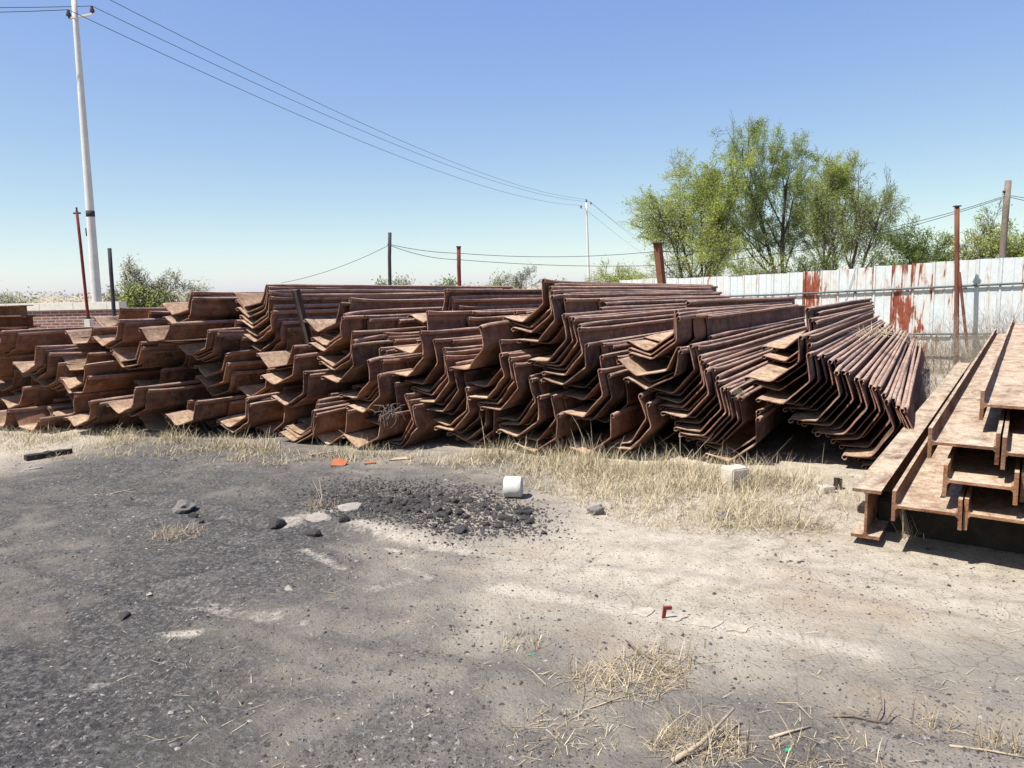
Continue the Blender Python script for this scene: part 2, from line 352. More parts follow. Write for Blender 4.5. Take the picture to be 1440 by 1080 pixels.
# bundle, position across the stack, height, tilt, position along, length
PILES = [
 ('A',-9.307,0.737,21.0,4.791,None),('A',-10.078,0.937,18.0,4.808,None),('A',-10.615,0.796,17.5,5.014,None),('A',-8.778,0.724,5.0,5.055,None),
 ('A',-8.616,0.558,20.4,4.949,None),('A',-8.675,0.465,3.8,4.954,None),('A',-8.021,0.844,8.1,5.218,None),('A',-8.839,1.200,10.3,5.551,None),
 ('A',-8.303,1.045,19.5,5.190,None),('A',-8.890,1.024,4.0,5.204,None),('A',-9.334,0.842,15.9,5.321,None),('A',-9.218,0.539,19.4,4.973,None),
 ('A',-10.235,0.314,22.0,5.201,None),('A',-9.772,0.120,2.7,5.158,None),('A',-9.003,0.248,3.9,5.204,None),('A',-8.899,0.161,24.4,4.969,None),
 ('A',-8.385,0.152,21.9,4.834,None),('A',-8.470,0.028,-1.3,5.188,None),('A',-7.789,0.311,20.5,4.981,None),('A',-10.339,0.427,18.0,5.049,None),
 ('A',-10.335,0.611,17.1,4.650,None),('A',-11.131,0.172,19.0,4.890,None),('A',-9.765,0.047,6.5,4.608,None),('A',-10.390,0.117,5.2,4.597,None),
 ('A',-9.243,0.041,-4.8,4.671,None),('A',-9.083,0.040,-5.4,4.984,None),('A',-10.800,0.115,-37.9,4.562,None),('A',-11.599,0.243,11.4,4.851,None),
 ('A',-11.224,0.034,2.1,4.615,None),('A',-9.774,0.264,16.2,4.830,None),('B',-7.524,1.377,11.6,5.575,None),('B',-8.343,1.182,18.5,6.173,None),
 ('B',-7.473,1.082,5.7,5.225,None),('B',-7.425,1.275,21.3,5.526,None),('B',-7.155,0.940,17.6,5.479,None),('B',-8.315,1.108,21.7,5.597,None),
 ('B',-7.157,1.000,22.1,5.882,None),('B',-7.078,0.788,22.3,5.874,None),('B',-7.064,0.685,17.7,5.614,None),('B',-7.956,0.690,16.6,5.800,None),
 ('B',-7.935,0.644,18.3,5.876,None),('B',-7.075,0.555,16.6,5.628,None),('B',-7.089,0.439,15.5,5.703,None),('B',-7.142,0.169,16.7,5.240,None),
 ('B',-7.713,0.028,0.6,5.291,None),('B',-7.660,0.111,14.3,5.520,None),('B',-7.949,0.473,18.9,5.430,None),('B',-7.764,0.258,20.4,5.110,None),
 ('B',-6.089,0.800,9.4,5.655,None),('B',-5.911,0.665,22.9,5.552,None),('B',-5.807,0.457,29.8,5.590,None),('B',-6.589,0.222,25.2,6.029,None),
 ('B',-6.181,0.109,32.3,5.673,None),('B',-6.594,0.465,24.8,5.804,None),('B',-6.558,0.180,27.5,5.464,None),('C',-6.754,1.453,10.5,5.960,5.6),
 ('C',-6.720,1.399,14.9,5.964,5.2),('C',-6.684,1.349,19.1,5.947,6),('C',-6.642,1.286,25.4,5.953,5.8),('C',-6.624,1.242,26.0,5.935,6),
 ('C',-6.606,1.155,27.5,5.966,6),('C',-6.586,1.089,28.4,5.925,6),('C',-6.563,0.989,30.6,5.974,6),('C',-7.400,1.190,24.7,6.437,None),
 ('C',-6.530,0.950,32.9,6.028,None),('C',-6.510,0.870,31.7,6.081,None),('D',-5.644,1.198,19.7,5.964,None),('D',-5.465,1.080,30.0,5.872,None),
 ('D',-5.439,1.029,30.5,5.810,None),('D',-6.039,0.910,28.3,6.427,None),('D',-5.880,0.793,44.6,6.433,None),('D',-5.315,0.872,29.9,5.809,None),
 ('D',-5.300,0.823,27.9,5.801,None),('D',-5.180,0.739,40.1,5.702,None),('D',-5.843,0.599,27.5,6.297,None),('D',-5.528,1.171,38.4,6.087,None),
 ('D',-5.375,0.997,37.9,6.125,None),('E',-5.670,0.157,33.7,5.640,None),('E',-5.654,0.120,30.4,5.594,None),('E',-5.625,0.065,26.7,5.517,None),
 ('E',-5.639,0.092,27.6,5.512,None),('E',-5.244,0.081,31.3,5.606,None),('E',-5.005,0.586,45.3,5.760,None),('E',-4.860,0.448,40.0,5.705,None),
 ('E',-4.769,0.306,44.9,5.883,None),('E',-4.527,0.200,58.6,5.841,None),('E',-4.493,0.154,52.8,5.799,None),('E',-4.460,0.117,48.8,5.792,None),
 ('E',-4.803,0.086,25.5,5.571,None),('E',-5.696,0.192,32.8,5.850,None),('E',-5.708,0.275,40.8,6.113,None),('F',-4.715,1.290,28.0,6.632,None),
 ('F',-4.700,1.218,28.0,6.702,None),('F',-4.625,1.151,39.2,6.706,None),('F',-4.586,1.056,41.0,6.772,None),('F',-4.519,0.991,43.1,6.943,None),
 ('F',-4.474,0.927,45.7,6.832,None),('F',-3.738,0.925,50.6,5.925,None),('F',-4.379,0.776,45.9,7.147,None),('F',-4.555,1.025,41.5,6.150,None),
 ('F',-5.333,0.939,36.1,6.636,None),('G',-4.412,0.835,48.7,5.885,None),('G',-5.091,0.684,45.8,6.686,None),('G',-4.329,0.751,49.9,6.004,None),
 ('G',-4.267,0.660,44.5,6.030,None),('G',-4.156,0.580,49.1,5.937,None),('G',-4.230,0.629,45.6,6.021,None),('G',-4.123,0.536,47.8,6.041,None),
 ('G',-4.078,0.485,49.8,5.976,None),('G',-4.044,0.435,49.5,6.101,None),('G',-4.742,0.274,44.0,7.140,None),('G',-4.293,0.722,50.2,6.269,None),
 ('G',-4.027,0.315,39.7,6.022,None),('G',-3.966,0.294,46.9,5.984,None),('G',-3.875,0.163,37.1,6.101,None),('G',-5.224,0.791,38.7,6.270,None),
 ('G',-5.124,0.714,45.2,6.333,None),('G',-5.059,0.656,46.3,6.025,None),('H',-4.195,0.605,47.0,6.751,None),('H',-3.621,0.742,47.3,6.069,None),
 ('H',-3.566,0.642,49.4,5.985,None),('H',-3.528,0.617,51.1,6.088,None),('H',-3.485,0.590,51.1,6.039,None),('H',-3.434,0.535,48.3,6.009,None),
 ('H',-3.358,0.411,51.6,6.188,None),('H',-3.314,0.384,53.3,6.142,None),('H',-3.277,0.255,37.3,6.083,None),('H',-3.126,0.235,49.9,6.186,None),
 ('H',-3.807,0.112,36.3,6.150,None),('H',-3.099,0.109,33.7,6.086,None),('I',-3.391,1.329,37.9,6.432,None),('I',-3.331,1.273,39.4,6.476,None),
 ('I',-3.289,1.233,39.2,6.418,None),('I',-3.199,1.173,49.0,6.351,None),('I',-3.155,1.133,47.5,6.532,None),('I',-2.977,0.974,49.9,6.262,None),
 ('I',-2.936,0.951,51.8,6.283,None),('I',-3.119,1.105,47.9,7.300,None),('I',-3.084,1.072,48.2,7.369,None),('I',-3.044,1.028,48.8,7.171,None),
 ('I',-3.832,1.017,46.4,6.725,None),('I',-3.662,0.805,46.1,6.621,None),('J',-3.699,0.856,45.7,7.383,None),('J',-3.013,1.000,48.8,6.213,None),
 ('J',-2.897,0.910,50.6,6.316,None),('J',-2.864,0.865,48.5,6.227,None),('J',-2.856,0.752,36.8,6.219,None),('J',-2.789,0.705,44.9,6.549,None),
 ('J',-2.758,0.676,45.4,6.719,None),('J',-2.723,0.619,45.7,6.364,None),('J',-2.645,0.495,47.5,6.166,None),('J',-2.604,0.449,48.6,6.289,None),
 ('J',-2.687,0.567,46.5,6.688,None),('J',-2.578,0.364,42.9,6.614,None),('J',-2.263,0.272,58.4,6.323,None),('J',-2.229,0.203,49.3,6.284,None),
 ('J',-2.607,0.116,36.7,6.209,None),('K',-2.168,1.052,34.8,6.659,None),('K',-2.138,1.017,35.6,6.630,None),('K',-2.114,0.984,36.3,6.585,None),
 ('K',-2.188,1.102,38.4,7.177,None),('K',-2.069,0.959,41.8,7.062,None),('K',-2.034,0.931,44.3,7.454,None),('K',-1.930,0.738,50.5,7.309,None),
 ('K',-1.903,0.710,49.8,6.509,None),('K',-2.157,0.796,11.0,6.339,None),('K',-2.055,0.722,27.2,6.323,None),('K',-2.074,0.753,25.7,6.518,None),
 ('K',-1.874,0.678,49.2,6.623,None),('K',-1.842,0.615,47.7,6.540,None),('K',-1.812,0.583,47.6,6.504,None),('K',-1.777,0.549,48.5,6.566,None),
 ('K',-1.745,0.519,48.9,6.382,None),('K',-1.713,0.491,49.1,6.563,None),('K',-1.674,0.444,49.4,6.549,None),('K',-1.632,0.397,50.0,6.401,None),
 ('K',-1.596,0.361,50.2,6.409,None),('K',-1.521,0.271,48.4,6.555,None),('K',-1.363,0.118,38.2,6.466,None),('K',-1.391,0.152,37.5,6.594,None),
 ('K',-2.159,0.110,37.1,6.702,None),('M',-1.170,1.001,42.3,7.942,None),('M',-1.143,0.944,40.3,8.413,None),('M',-1.115,0.901,40.8,7.675,None),
 ('M',-1.086,0.870,41.3,7.793,None),('M',-1.038,0.785,38.6,6.887,None),('M',-1.063,0.818,38.7,6.646,None),('M',-1.011,0.723,38.2,6.768,None),
 ('M',-0.949,0.659,44.9,6.545,None),('M',-0.906,0.626,46.6,6.805,9.2),('M',-0.850,0.602,49.7,6.902,9.2),('M',-0.799,0.572,49.7,6.946,9.2),
 ('M',-0.753,0.544,50.6,7.052,9.2),('M',-0.712,0.519,52.2,6.658,9.2),('M',-0.666,0.493,52.8,6.840,9.2),('M',-0.617,0.465,53.8,6.797,9.2),
 ('M',-0.552,0.431,54.2,6.880,9.2),('M',-0.504,0.404,53.7,6.754,9.2),('M',-0.446,0.379,55.5,6.945,9.2),('M',-0.401,0.360,57.3,6.878,9.2),
 ('M',-0.330,0.273,56.1,6.955,9.2),('M',-0.234,0.238,61.4,7.068,9.2),('M',-0.289,0.249,57.0,6.701,9.2),('M',-0.195,0.219,62.0,6.884,9.2),
 ('M',-0.155,0.197,61.6,6.792,9.2),('S',-7.110,0.086,22.0,5.674,None),('S',-8.410,0.230,22.0,5.539,None),('S',-10.880,0.520,15.0,5.209,None),
 ('S',-4.900,0.520,48.0,6.290,None),('S',-9.840,0.620,15.0,5.069,None),('S',-8.670,0.620,15.0,5.465,None),('G',-5.203,0.764,38.7,6.278,None),
 ('B',-6.083,0.766,9.4,5.758,None),('A',-9.764,0.232,16.2,5.011,None),('M',-0.373,0.342,57.3,7.056,9.2),('G',-5.034,0.633,46.3,6.065,None),
 ('B',-6.580,0.434,24.8,5.886,None),('I',-3.267,1.207,39.2,6.618,None),('A',-9.001,0.214,3.9,5.398,None),('A',-8.291,1.013,19.5,5.254,None),
 ('K',-1.495,0.248,48.4,6.634,None),('D',-5.354,0.970,37.9,6.156,None),('A',-9.207,0.507,19.4,5.057,None),('B',-5.790,0.428,29.8,5.645,None),
 ('H',-3.100,0.213,49.9,6.404,None),('K',-1.570,0.339,50.2,6.456,None),('E',-4.981,0.562,45.3,5.916,None),('A',-8.372,0.120,21.9,4.913,None),
 ('B',-7.517,1.344,11.6,5.714,None),('A',-10.067,0.905,18.0,4.993,None),('B',-7.145,0.908,17.6,5.577,None),('A',-10.329,0.395,18.0,5.157,None),
 ('M',-0.125,0.181,61.6,6.804,9.2),('A',-8.016,0.811,8.1,5.418,None),('A',-9.324,0.810,15.9,5.386,None),('B',-6.542,0.149,27.5,5.651,None),
 ('I',-3.370,1.303,37.9,6.606,None),('H',-3.287,0.364,53.3,6.283,None),('I',-3.807,0.994,46.4,6.917,None),('A',-9.295,0.706,21.0,4.891,None),
 ('D',-5.827,0.569,27.5,6.353,None),('G',-3.953,0.226,39.7,6.134,None),('B',-7.933,0.613,16.6,5.813,None),('E',-4.957,0.538,45.3,5.926,None),
 ('A',-9.196,0.475,19.4,5.127,None),('A',-8.011,0.777,8.1,5.219,None),('A',-9.282,0.674,21.0,4.967,None),('B',-6.526,0.119,27.5,5.465,None),
 ('K',-1.544,0.317,50.2,6.469,None),('I',-3.774,0.962,48.7,6.726,None),('B',-7.135,0.875,17.6,5.562,None),('B',-7.124,0.843,17.6,5.649,None),
 ('A',-9.270,0.642,21.0,4.906,None),('A',-8.006,0.743,8.1,5.283,None),
]
BLEN = dict(A=9, B=9, C=5.8, D=8, E=8, F=7.5, G=7.5, H=7.5, I=6, J=7, K=6.6, M=9, S=7)
BLAB = dict(
 A=('the loose low heap before the brick wall', 'sheet piles heaped loosely before the brick wall'),
 B=('the flat-lying heap with tan lips', 'sheet piles lying nearly flat with tan sunlit edges'),
 C=('the bundle a dark bar leans on', 'nested sheet piles behind the leaning dark bar'),
 D=('the bundle right of the leaning bar', 'nested sheet piles beside the leaning bar'),
 E=('the low bundle around the root tangle', 'sheet piles low in the stack around the root tangle'),
 F=('the high bundle below the thin red post', 'nested sheet piles under the thin fence posts'),
 G=('the bundle right of the root tangle', 'nested sheet piles right of the root tangle'),
 H=('the low bundle behind the white cylinder', 'nested sheet piles behind the white concrete cylinder'),
 I=('the highest bundle of all', 'sheet piles of the highest bundle'),
 J=('the bundle directly under the highest one', 'sheet piles under the highest bundle'),
 K=('the bundle behind the concrete block', 'sheet piles of the fanned bundle behind the concrete block'),
 M=('the steep bundle beside the white fence', 'steeply tilted sheet piles beside the white fence'),
 S=('the deep shade under the stack', 'filler sheet piles added to block light inside the stack'))  # S: unseen filler piles added so light does not leak through the stack
ONES = ['', 'first', 'second', 'third', 'fourth', 'fifth', 'sixth', 'seventh', 'eighth', 'ninth', 'tenth', 'eleventh', 'twelfth', 'thirteenth', 'fourteenth', 'fifteenth', 'sixteenth', 'seventeenth', 'eighteenth', 'nineteenth']
def ordinal(n): return ONES[n] if n < 20 else ({2: 'twentieth', 3: 'thirtieth', 4: 'fortieth', 5: 'fiftieth'}[n//10] if n % 10 == 0 else {2: 'twenty', 3: 'thirty', 4: 'forty', 5: 'fifty'}[n//10]+'-'+ONES[n % 10])
def lip_height(q): return q[2] + .27*sin(radians(q[3])) + .168*cos(radians(q[3]))
RANK = {}
for b_ in BLAB:
    for k_, q in enumerate(sorted([q for q in PILES if q[0] == b_], key=lambda q: -lip_height(q))): RANK[q] = k_
def pile_label(q):
    k_ = RANK[q]; w_ = BLAB[q[0]][0]
    if q[0] == 'S': return 'rusty filler sheet pile added to block light in ' + w_
    return 'rusty sheet pile, topmost in ' + w_ if k_ == 0 else 'rusty sheet pile, %s from the top in %s' % (ordinal(k_+1), w_)
_pm = {}
for i, (b, u, z, tilt, s, ln) in enumerate(PILES):
    L = round((ln or BLEN[b]+random.uniform(-.35, .35))*5)/5
    key = (L, i % 5)
    if key not in _pm: _pm[key] = pile_mesh(L, i+1)
    o = obj('sheet_pile', _pm[key])
    t = radians(tilt); yaw = radians(random.uniform(-.18, .18))
    d = (DIR + ACR*math.tan(yaw) + Vector((0, 0, -.016+random.uniform(-.0012, .0012)))).normalized()
    a = (ACR - d*ACR.dot(d)).normalized(); up = a.cross(d)
    X = a*cos(t) + up*sin(t); Z = -a*sin(t) + up*cos(t)
    p = ACR*u + DIR*s + Vector((0, 0, z))
    m = Matrix.Identity(4)
    for r in range(3): m[r][0] = X[r]; m[r][1] = d[r]; m[r][2] = Z[r]; m[r][3] = p[r]
    o.matrix_world = m
    tag(o, pile_label(PILES[i]), 'sheet pile', BLAB[b][1])

# ------------------------------------------------------------------ steel beams on the right
BDIR = Vector((.5728, .8197, 0)); BACR = Vector((.8197, -.5728, 0))
def beam_mesh(width, depth, tf, tw, length, lying, seed):
    """H section: web of height depth between two flanges; lying=True puts the web flat"""
    rnd = random.Random(seed); w2, d2 = width/2, depth/2; r = .012
    out = [(-w2, -d2), (w2, -d2), (w2, -d2+tf), (tw/2+r, -d2+tf), (tw/2, -d2+tf+r), (tw/2, d2-tf-r), (tw/2+r, d2-tf), (w2, d2-tf), (w2, d2), (-w2, d2), (-w2, d2-tf), (-tw/2-r, d2-tf), (-tw/2, d2-tf-r), (-tw/2, -d2+tf+r), (-tw/2-r, -d2+tf), (-w2, -d2+tf)]
    if lying: out = [(z, -x) for x, z in out]
    out = [out[k] for k in range(16)]
    quads = [(0,1,2,15),(15,2,3,14),(14,3,4,13),(13,4,5,12),(12,5,6,11),(11,6,7,10),(10,7,8,9)]
    N = 18; vs = []; fs = []
    for k in range(N+1):
        y = length*k/N
        for j, (x, z) in enumerate(out):
            e = .0035*noise.noise(Vector((x*9, y*1.7, z*9+seed)))
            yy = y + (.008*noise.noise(Vector((x*14, z*14, seed))) if k in (0, N) else 0)
            vs.append((x+e, yy, z+e))
    for k in range(N):
        for j in range(16):
            j2 = (j+1) % 16; a = k*16
            fs.append((a+j, a+j2, a+16+j2, a+16+j))
    if True:
        for q in quads: fs.append(tuple(reversed(q)) if False else q)
        for q in quads: fs.append(tuple(N*16+i for i in reversed(q)))
    me = bpy.data.meshes.new('steel_beam'); me.from_pydata(vs, [], fs); me.materials.append(BEAM); me.update()
    bm = bmesh.new(); bm.from_mesh(me); bmesh.ops.recalc_face_normals(bm, faces=bm.faces); bm.to_mesh(me); bm.free()
    return me
def put_beam(me, p, label, roll=0, yaw=0, group=None):
    o = obj('steel_beam', me); d = (BDIR + BACR*math.tan(radians(yaw))).normalized(); a = Vector((0, 0, 1)); x = d.cross(a)
    q = Matrix.Identity(4)
    t = radians(roll); X = x*cos(t)+a*sin(t); Z = -x*sin(t)+a*cos(t)
    for r in range(3): q[r][0] = X[r]; q[r][1] = d[r]; q[r][2] = Z[r]; q[r][3] = p[r]
    o.matrix_world = q; return tag(o, label, 'steel beam', group)
def at_height(px, py, z): return ground_at(px, py, z)
BZ = .06
pI = at_height(1216, 757, BZ); pI.z = BZ+.15
put_beam(beam_mesh(.155, .30, .019, .014, 7.8, False, 3), pI, 'upright rusty steel beam standing alone beside the sheet pile stack')
B0 = at_height(1302, 718, .305)           # web of the lowest lying beam, middle of its near end
Hm = [beam_mesh(.176, .345, .020, .016, l, True, 5+k) for k, l in enumerate((9.5, 9.2, 9.6))]
def lay(k, across, row, back, lab, yaw=0, dz=0):
    p = B0 + BACR*across + BDIR*back; p.z = .305 + row*.1775 + dz
    return put_beam(Hm[k % 3], p, lab, 0, yaw, None)
lay(0, 0, 0, 0, 'dusty flat-lying steel beam at the bottom, next to the upright beam')
lay(1, .352, 0, .03, 'dusty flat-lying steel beam at the bottom, second from the upright beam')
lay(2, .704, 0, -.05, 'dusty flat-lying steel beam at the bottom, third from the upright beam')
lay(1, .245, 1, .02, 'dusty flat-lying steel beam one row above the bottom, on its first two beams')
lay(0, .60, 1, .10, 'dusty flat-lying steel beam one row above the bottom, farther from the upright beam')
lay(2, .150, 2, .16, 'dusty flat-lying steel beam two rows up with a broad pale top')
lay(0, .505, 2, .05, 'dusty flat-lying steel beam two rows up, beside the one with a broad pale top')
lay(1, .375, 3, .55, 'dusty flat-lying steel beam on the very top of the beam pile')
lay(2, .735, 3, .2, 'orange-edged flat-lying steel beam on top of the beam pile, farther from the fence posts')
# sleepers under the beams
def sleeper(p, d, L, w, h, label, mat):
    mb = MB(); mb.box((-w/2, -L/2, 0), (w/2, L/2, h)); o = mb.build('timber_sleeper', mat)
    bm = bmesh.new(); bm.from_mesh(o.data); bmesh.ops.bevel(bm, geom=bm.edges[:], offset=.012, segments=2, affect='EDGES'); bm.to_mesh(o.data); bm.free()
    o.location = p; o.rotation_euler = (0, 0, atan2(-d.x, d.y)); return tag(o, label, 'sleeper')
for k, bk in enumerate((.55, 3.6, 7.6)):
    p = B0 + BACR*.36 + BDIR*bk; p.z = slope(p.x, p.y)-.01
    sleeper(p, BACR, 1.35, .2, .215-p.z, ('dark timber sleeper under the near ends of the flat-lying beams', 'dark timber sleeper under the middle of the flat-lying beams', 'dark timber sleeper under the far ends of the flat-lying beams')[k], DARKWOOD)
    q = pI + BDIR*(bk+.2); q.z = slope(q.x, q.y)-.012
    sleeper(q, BACR, .32, .16, .060-q.z, ('short timber chock under the near end of the upright beam', 'short timber chock under the middle of the upright beam', 'short timber chock under the far end of the upright beam')[k], DARKWOOD)

# ------------------------------------------------------------------ sheet metal fence
def proj(p):
    q = Vector(p)-EYE; z = q.dot(FWD); return 720+F*q.dot(RT)/z, 540-F*q.dot(UP)/z
PANELM = NT('white_fence_paint', .55, .35)
_c = PANELM.coord('Object', (1, 1, 1), True); _ci = PANELM.n.new('ShaderNodeObjectInfo'); _sp = PANELM.n.new('ShaderNodeSeparateColor'); PANELM.l.new(_ci.outputs['Color'], _sp.inputs[0])
_c2 = PANELM.coord('Object', (3.2, 3.2, .75), True)
_n = PANELM.noise(_c2, 2.0, 7, .62, .5); _n2 = PANELM.noise(_c, 13, 5, .6)
_xc = PANELM.n.new('ShaderNodeTexCoord'); _xs = PANELM.n.new('ShaderNodeSeparateXYZ'); PANELM.l.new(_xc.outputs['Object'], _xs.inputs[0])
_ed = PANELM.math('MULTIPLY', PANELM.step(_xs.outputs[0], .05, .0), .10)
_c3 = PANELM.coord('Object', (16, 16, .9), True); _n3 = PANELM.noise(_c3, 2.2, 5, .6)
_ed = PANELM.math('ADD', _ed, PANELM.math('MULTIPLY', PANELM.math('SUBTRACT', _n3, .5), .30))
_rm = PANELM.step(PANELM.math('SUBTRACT', PANELM.math('ADD', _n, _ed), PANELM.math('SUBTRACT', 1.0, _sp.outputs[0])), -.03, .05)
_halo = PANELM.math('MULTIPLY', PANELM.step(PANELM.math('SUBTRACT', PANELM.math('ADD', _n, _ed), PANELM.math('SUBTRACT', 1.0, _sp.outputs[0])), -.16, .0), .55)
_grm = PANELM.math('MULTIPLY', PANELM.step(PANELM.math('ADD', _xs.outputs[2], PANELM.math('MULTIPLY', _n3, .5)), -1.25, -1.85), .6)
_paint = PANELM.ramp(_n2, [(.3, (.43, .475, .48)), (.7, (.53, .57, .565))])
_paint = PANELM.mix(PANELM.math('MULTIPLY', PANELM.step(PANELM.noise(_c2, 3.1, 5, .6), .56, .75), .5), _paint, (.48, .42, .33))
_rst = PANELM.ramp(PANELM.noise(_c, 9, 6, .65), [(.3, (.11, .028, .016)), (.6, (.24, .062, .028)), (.8, (.38, .15, .07))])
_paint = PANELM.mix(_halo, _paint, (.47, .36, .27)); _paint = PANELM.mix(_grm, _paint, (.30, .25, .19))
PANELM.col(PANELM.mix(_rm, _paint, _rst)); PANELM = PANELM.mat
fA = at_depth(1440, 400, 15.0); fB = at_depth(1040, 412, 19.8); fA.z = fB.z = 0
fdir = (fB-fA); flen = fdir.length; fdir.normalize(); fnorm = Vector((-fdir.y, fdir.x, 0))
if fnorm.y > 0: fnorm = -fnorm                      # towards the yard
def ftop(t): return 1.975 - .245*min(t/flen, 1) - .035*max(0, t/flen-1)
fence = empty('metal_fence', (fA.x, fA.y, 0)); tag(fence, 'white painted sheet metal fence with rust streaks behind the steel stacks', 'fence')
def panel_mesh(wd):
    prof = [(0, 0), (.02, 0), (.035, .022), (.065, .022), (.08, 0), (wd*.58, 0), (wd*.58+.012, .010), (wd*.58+.03, .010), (wd*.58+.042, 0), (wd-.003, 0)]
    mb = MB(); N = 4; n = len(prof); vs = []
    for k in range(N+1):
        z = -2.05+2.05*k/N
        for x, d in prof: vs.append((x, -d, z))
        for x, d in prof: vs.append((x, -d+.004, z))
    fs = []
    for k in range(N):
        a = k*2*n; b = a+2*n
        for i in range(n-1):
            fs.append((a+i, a+i+1, b+i+1, b+i)); fs.append((a+n+i, b+n+i, b+n+i+1, a+n+i+1))
        fs.append((a, b, b+n, a+n)); fs.append((a+n-1, a+2*n-1, b+2*n-1, b+n-1))
    for i in range(n-1):
        t = N*2*n; fs.append((t+i, t+i+1, t+n+i+1, t+n+i)); fs.append((i, n+i, n+i+1, i+1))
    mb.add(vs, fs); me = mb.mesh('panel', PANELM); return me
PW = .42; pm_ = panel_mesh(PW)
t = -2.9; k = 0; rr_ = random.Random(5)
frz = atan2(fdir.y, fdir.x)
while t < flen*1.62:
    p = fA + fdir*(t+PW); top = ftop(t+PW/2)
    o = obj('panel', pm_, fence)
    # local x runs from far to near so that the ribs face the yard
    o.location = Vector((p.x-fA.x, p.y-fA.y, top + rr_.uniform(-.010, .010))); o.rotation_euler = (rr_.uniform(-.006, .006), 0, frz+pi)
    px = proj(fA + fdir*(t+PW/2) + Vector((0, 0, 1.5)))[0]
    r = .30 + rr_.uniform(0, .06)
    for c_, w_, a_ in ((1143, 12, .55), (1170, 11, .43), (1205, 9, .40), (1271, 15, .515), (1306, 14, .43), (1240, 9, .38), (1330, 10, .39)):
        if abs(px-c_) < w_: r = a_
    o.color = (r, 0, 0, 1); t += PW; k += 1
def rail(z0, nm, mat, r):
    mb = MB(); pts = []
    for q in range(9):
        tt = -2.9 + (flen*1.62+2.9)*q/8; p = fdir*tt + fnorm*.055; pts.append((p.x, p.y, ftop(tt)-z0))
    mb.tube(pts, r, 6); mb.build(nm, mat, fence)
rail(.535, 'rail', GREYM, .026); rail(1.55, 'rail', GREYM, .026)
for q in range(12):
    tt = -2.4 + q*1.15; p = fdir*tt + fnorm*.03
    mb = MB(); mb.box((p.x-.025, p.y-.025, ftop(tt)-.60), (p.x+.025, p.y+.025, ftop(tt)-.565)); mb.build('bracket', GREYM, fence)

# ------------------------------------------------------------------ posts and poles
def post(name, a, b, Y, w, mat, label, square=False, taper=1.0, extra=None):
    top = at_depth(a[0], a[1], Y); bot = at_depth(b[0], b[1], Y)
    if bot.z > -.35: bot = bot + (bot-top)*(bot.z+.35)/(top.z-bot.z)
    root = empty(name, (bot.x, bot.y, 0)); tag(root, label, 'post')
    o_ = Vector((bot.x, bot.y, 0)); mb = MB(); n = 6
    pts = [bot+(top-bot)*i/n-o_ + Vector((noise.noise(Vector((i*.9, Y, 1)))*.008, 0, 0)) for i in range(n+1)]
    mb.tube(pts, [w/2*(1+(taper-1)*i/n) for i in range(n+1)], 4 if square else 10)
    mb.build('shaft', mat, root, smooth=not square)
    if extra: extra(root, top-o_, bot-o_, w)
    return top
def cap_cross(root, top, bot, w):
    mb = MB(); mb.tube([top+Vector((-.065, 0, -.035)), top+Vector((.065, 0, -.035))], .018, 6); mb.tube([top, top+Vector((0, 0, .07))], .018, 6); mb.build('insulator', DARKM, root)
    mb = MB(); p = bot+(top-bot)*.0; mb.tube([p+(top-bot)*.42, p+(top-bot)*.44], w*.72, 8); mb.build('sleeve', DARKM, root)
post('pipe_post', (108, 297), (125, 455), 14, .062, REDM, 'thin dark red pipe post with cross-shaped top beside the concrete pole', extra=cap_cross, taper=.8)
post('steel_post', (154, 349), (160, 437), 15, .075, DARKM, 'short dark post between the concrete pole and the bush')
def flat_cap(root, top, bot, w):
    mb = MB(); mb.box((top.x-w*.62, top.y-w*.62, top.z-.01), (top.x+w*.62, top.y+w*.62, top.z+.012)); mb.build('cap_plate', DARKM, root)
def hook_ins(root, top, bot, w):
    mb = MB(); mb.tube([top+Vector((-w*.7, 0, -.25)), top+Vector((w*.3, 0, -.25))], .03, 8); mb.build('insulator', DARKM, root)
T1 = post('steel_post', (548, 327), (548, 398), 16, .075, DARKM, 'dark grey post rising behind the stack, left of the red one', extra=hook_ins)
T2 = post('steel_post', (645, 347), (646, 400), 16.5, .085, REDM, 'short dark red post rising behind the stack', extra=flat_cap)
T3 = post('beam_post', (925, 342), (931, 404), 17, .20, POSTRUST, 'square rust-brown steel post in front of the willow trees', square=True, extra=flat_cap)
T4 = post('steel_post', (1346, 290), (1345, 489), 15.2, .092, POSTRUST, 'tall dark rusty post against the white fence with a slanting brace', extra=flat_cap)
T5 = post('timber_post', (1418, 254), (1408, 375), 17.6, .15, WOOD, 'weathered grey timber post behind the white fence', taper=.9, extra=hook_ins)
br = [o for o in bpy.data.objects if o.get('label', '').startswith('tall dark rusty post')][0]
mb = MB(); a_ = at_depth(1349, 383, 15.15); b_ = at_depth(1360, 488, 14.75); mb.tube([Vector(a_)-br.location, Vector(b_)-br.location], .032, 6); mb.build('brace', POSTRUST, br)

def power_pole(base_px, top_px, Y, r0, r1, label, band=False):
    bot = at_depth(base_px[0], base_px[1], Y); top = at_depth(top_px[0], top_px[1], Y); bot.z = min(bot.z, -.35)
    root = empty('power_pole', (bot.x, bot.y, 0)); tag(root, label, 'power pole'); o_ = root.location.copy()
    mb = MB(); n = 10; mb.tube([bot+(top-bot)*i/n-o_ for i in range(n+1)], [r0+(r1-r0)*i/n for i in range(n+1)], 20); mb.build('shaft', CONC, root, smooth=True)
    return root, bot, top, o_
P1, p1b, p1t, o1 = power_pole((141, 487), (103, -16), 23, .150, .070, 'tall round concrete power pole behind the heap, carrying three wires')
mb = MB(); f_ = .385; c_ = p1b+(p1t-p1b)*.405-o1; d_ = (p1t-p1b).normalized(); mb.tube([c_-d_*.09, c_+d_*.09], .124, 20); mb.build('black_band', DARKM, P1, smooth=True)
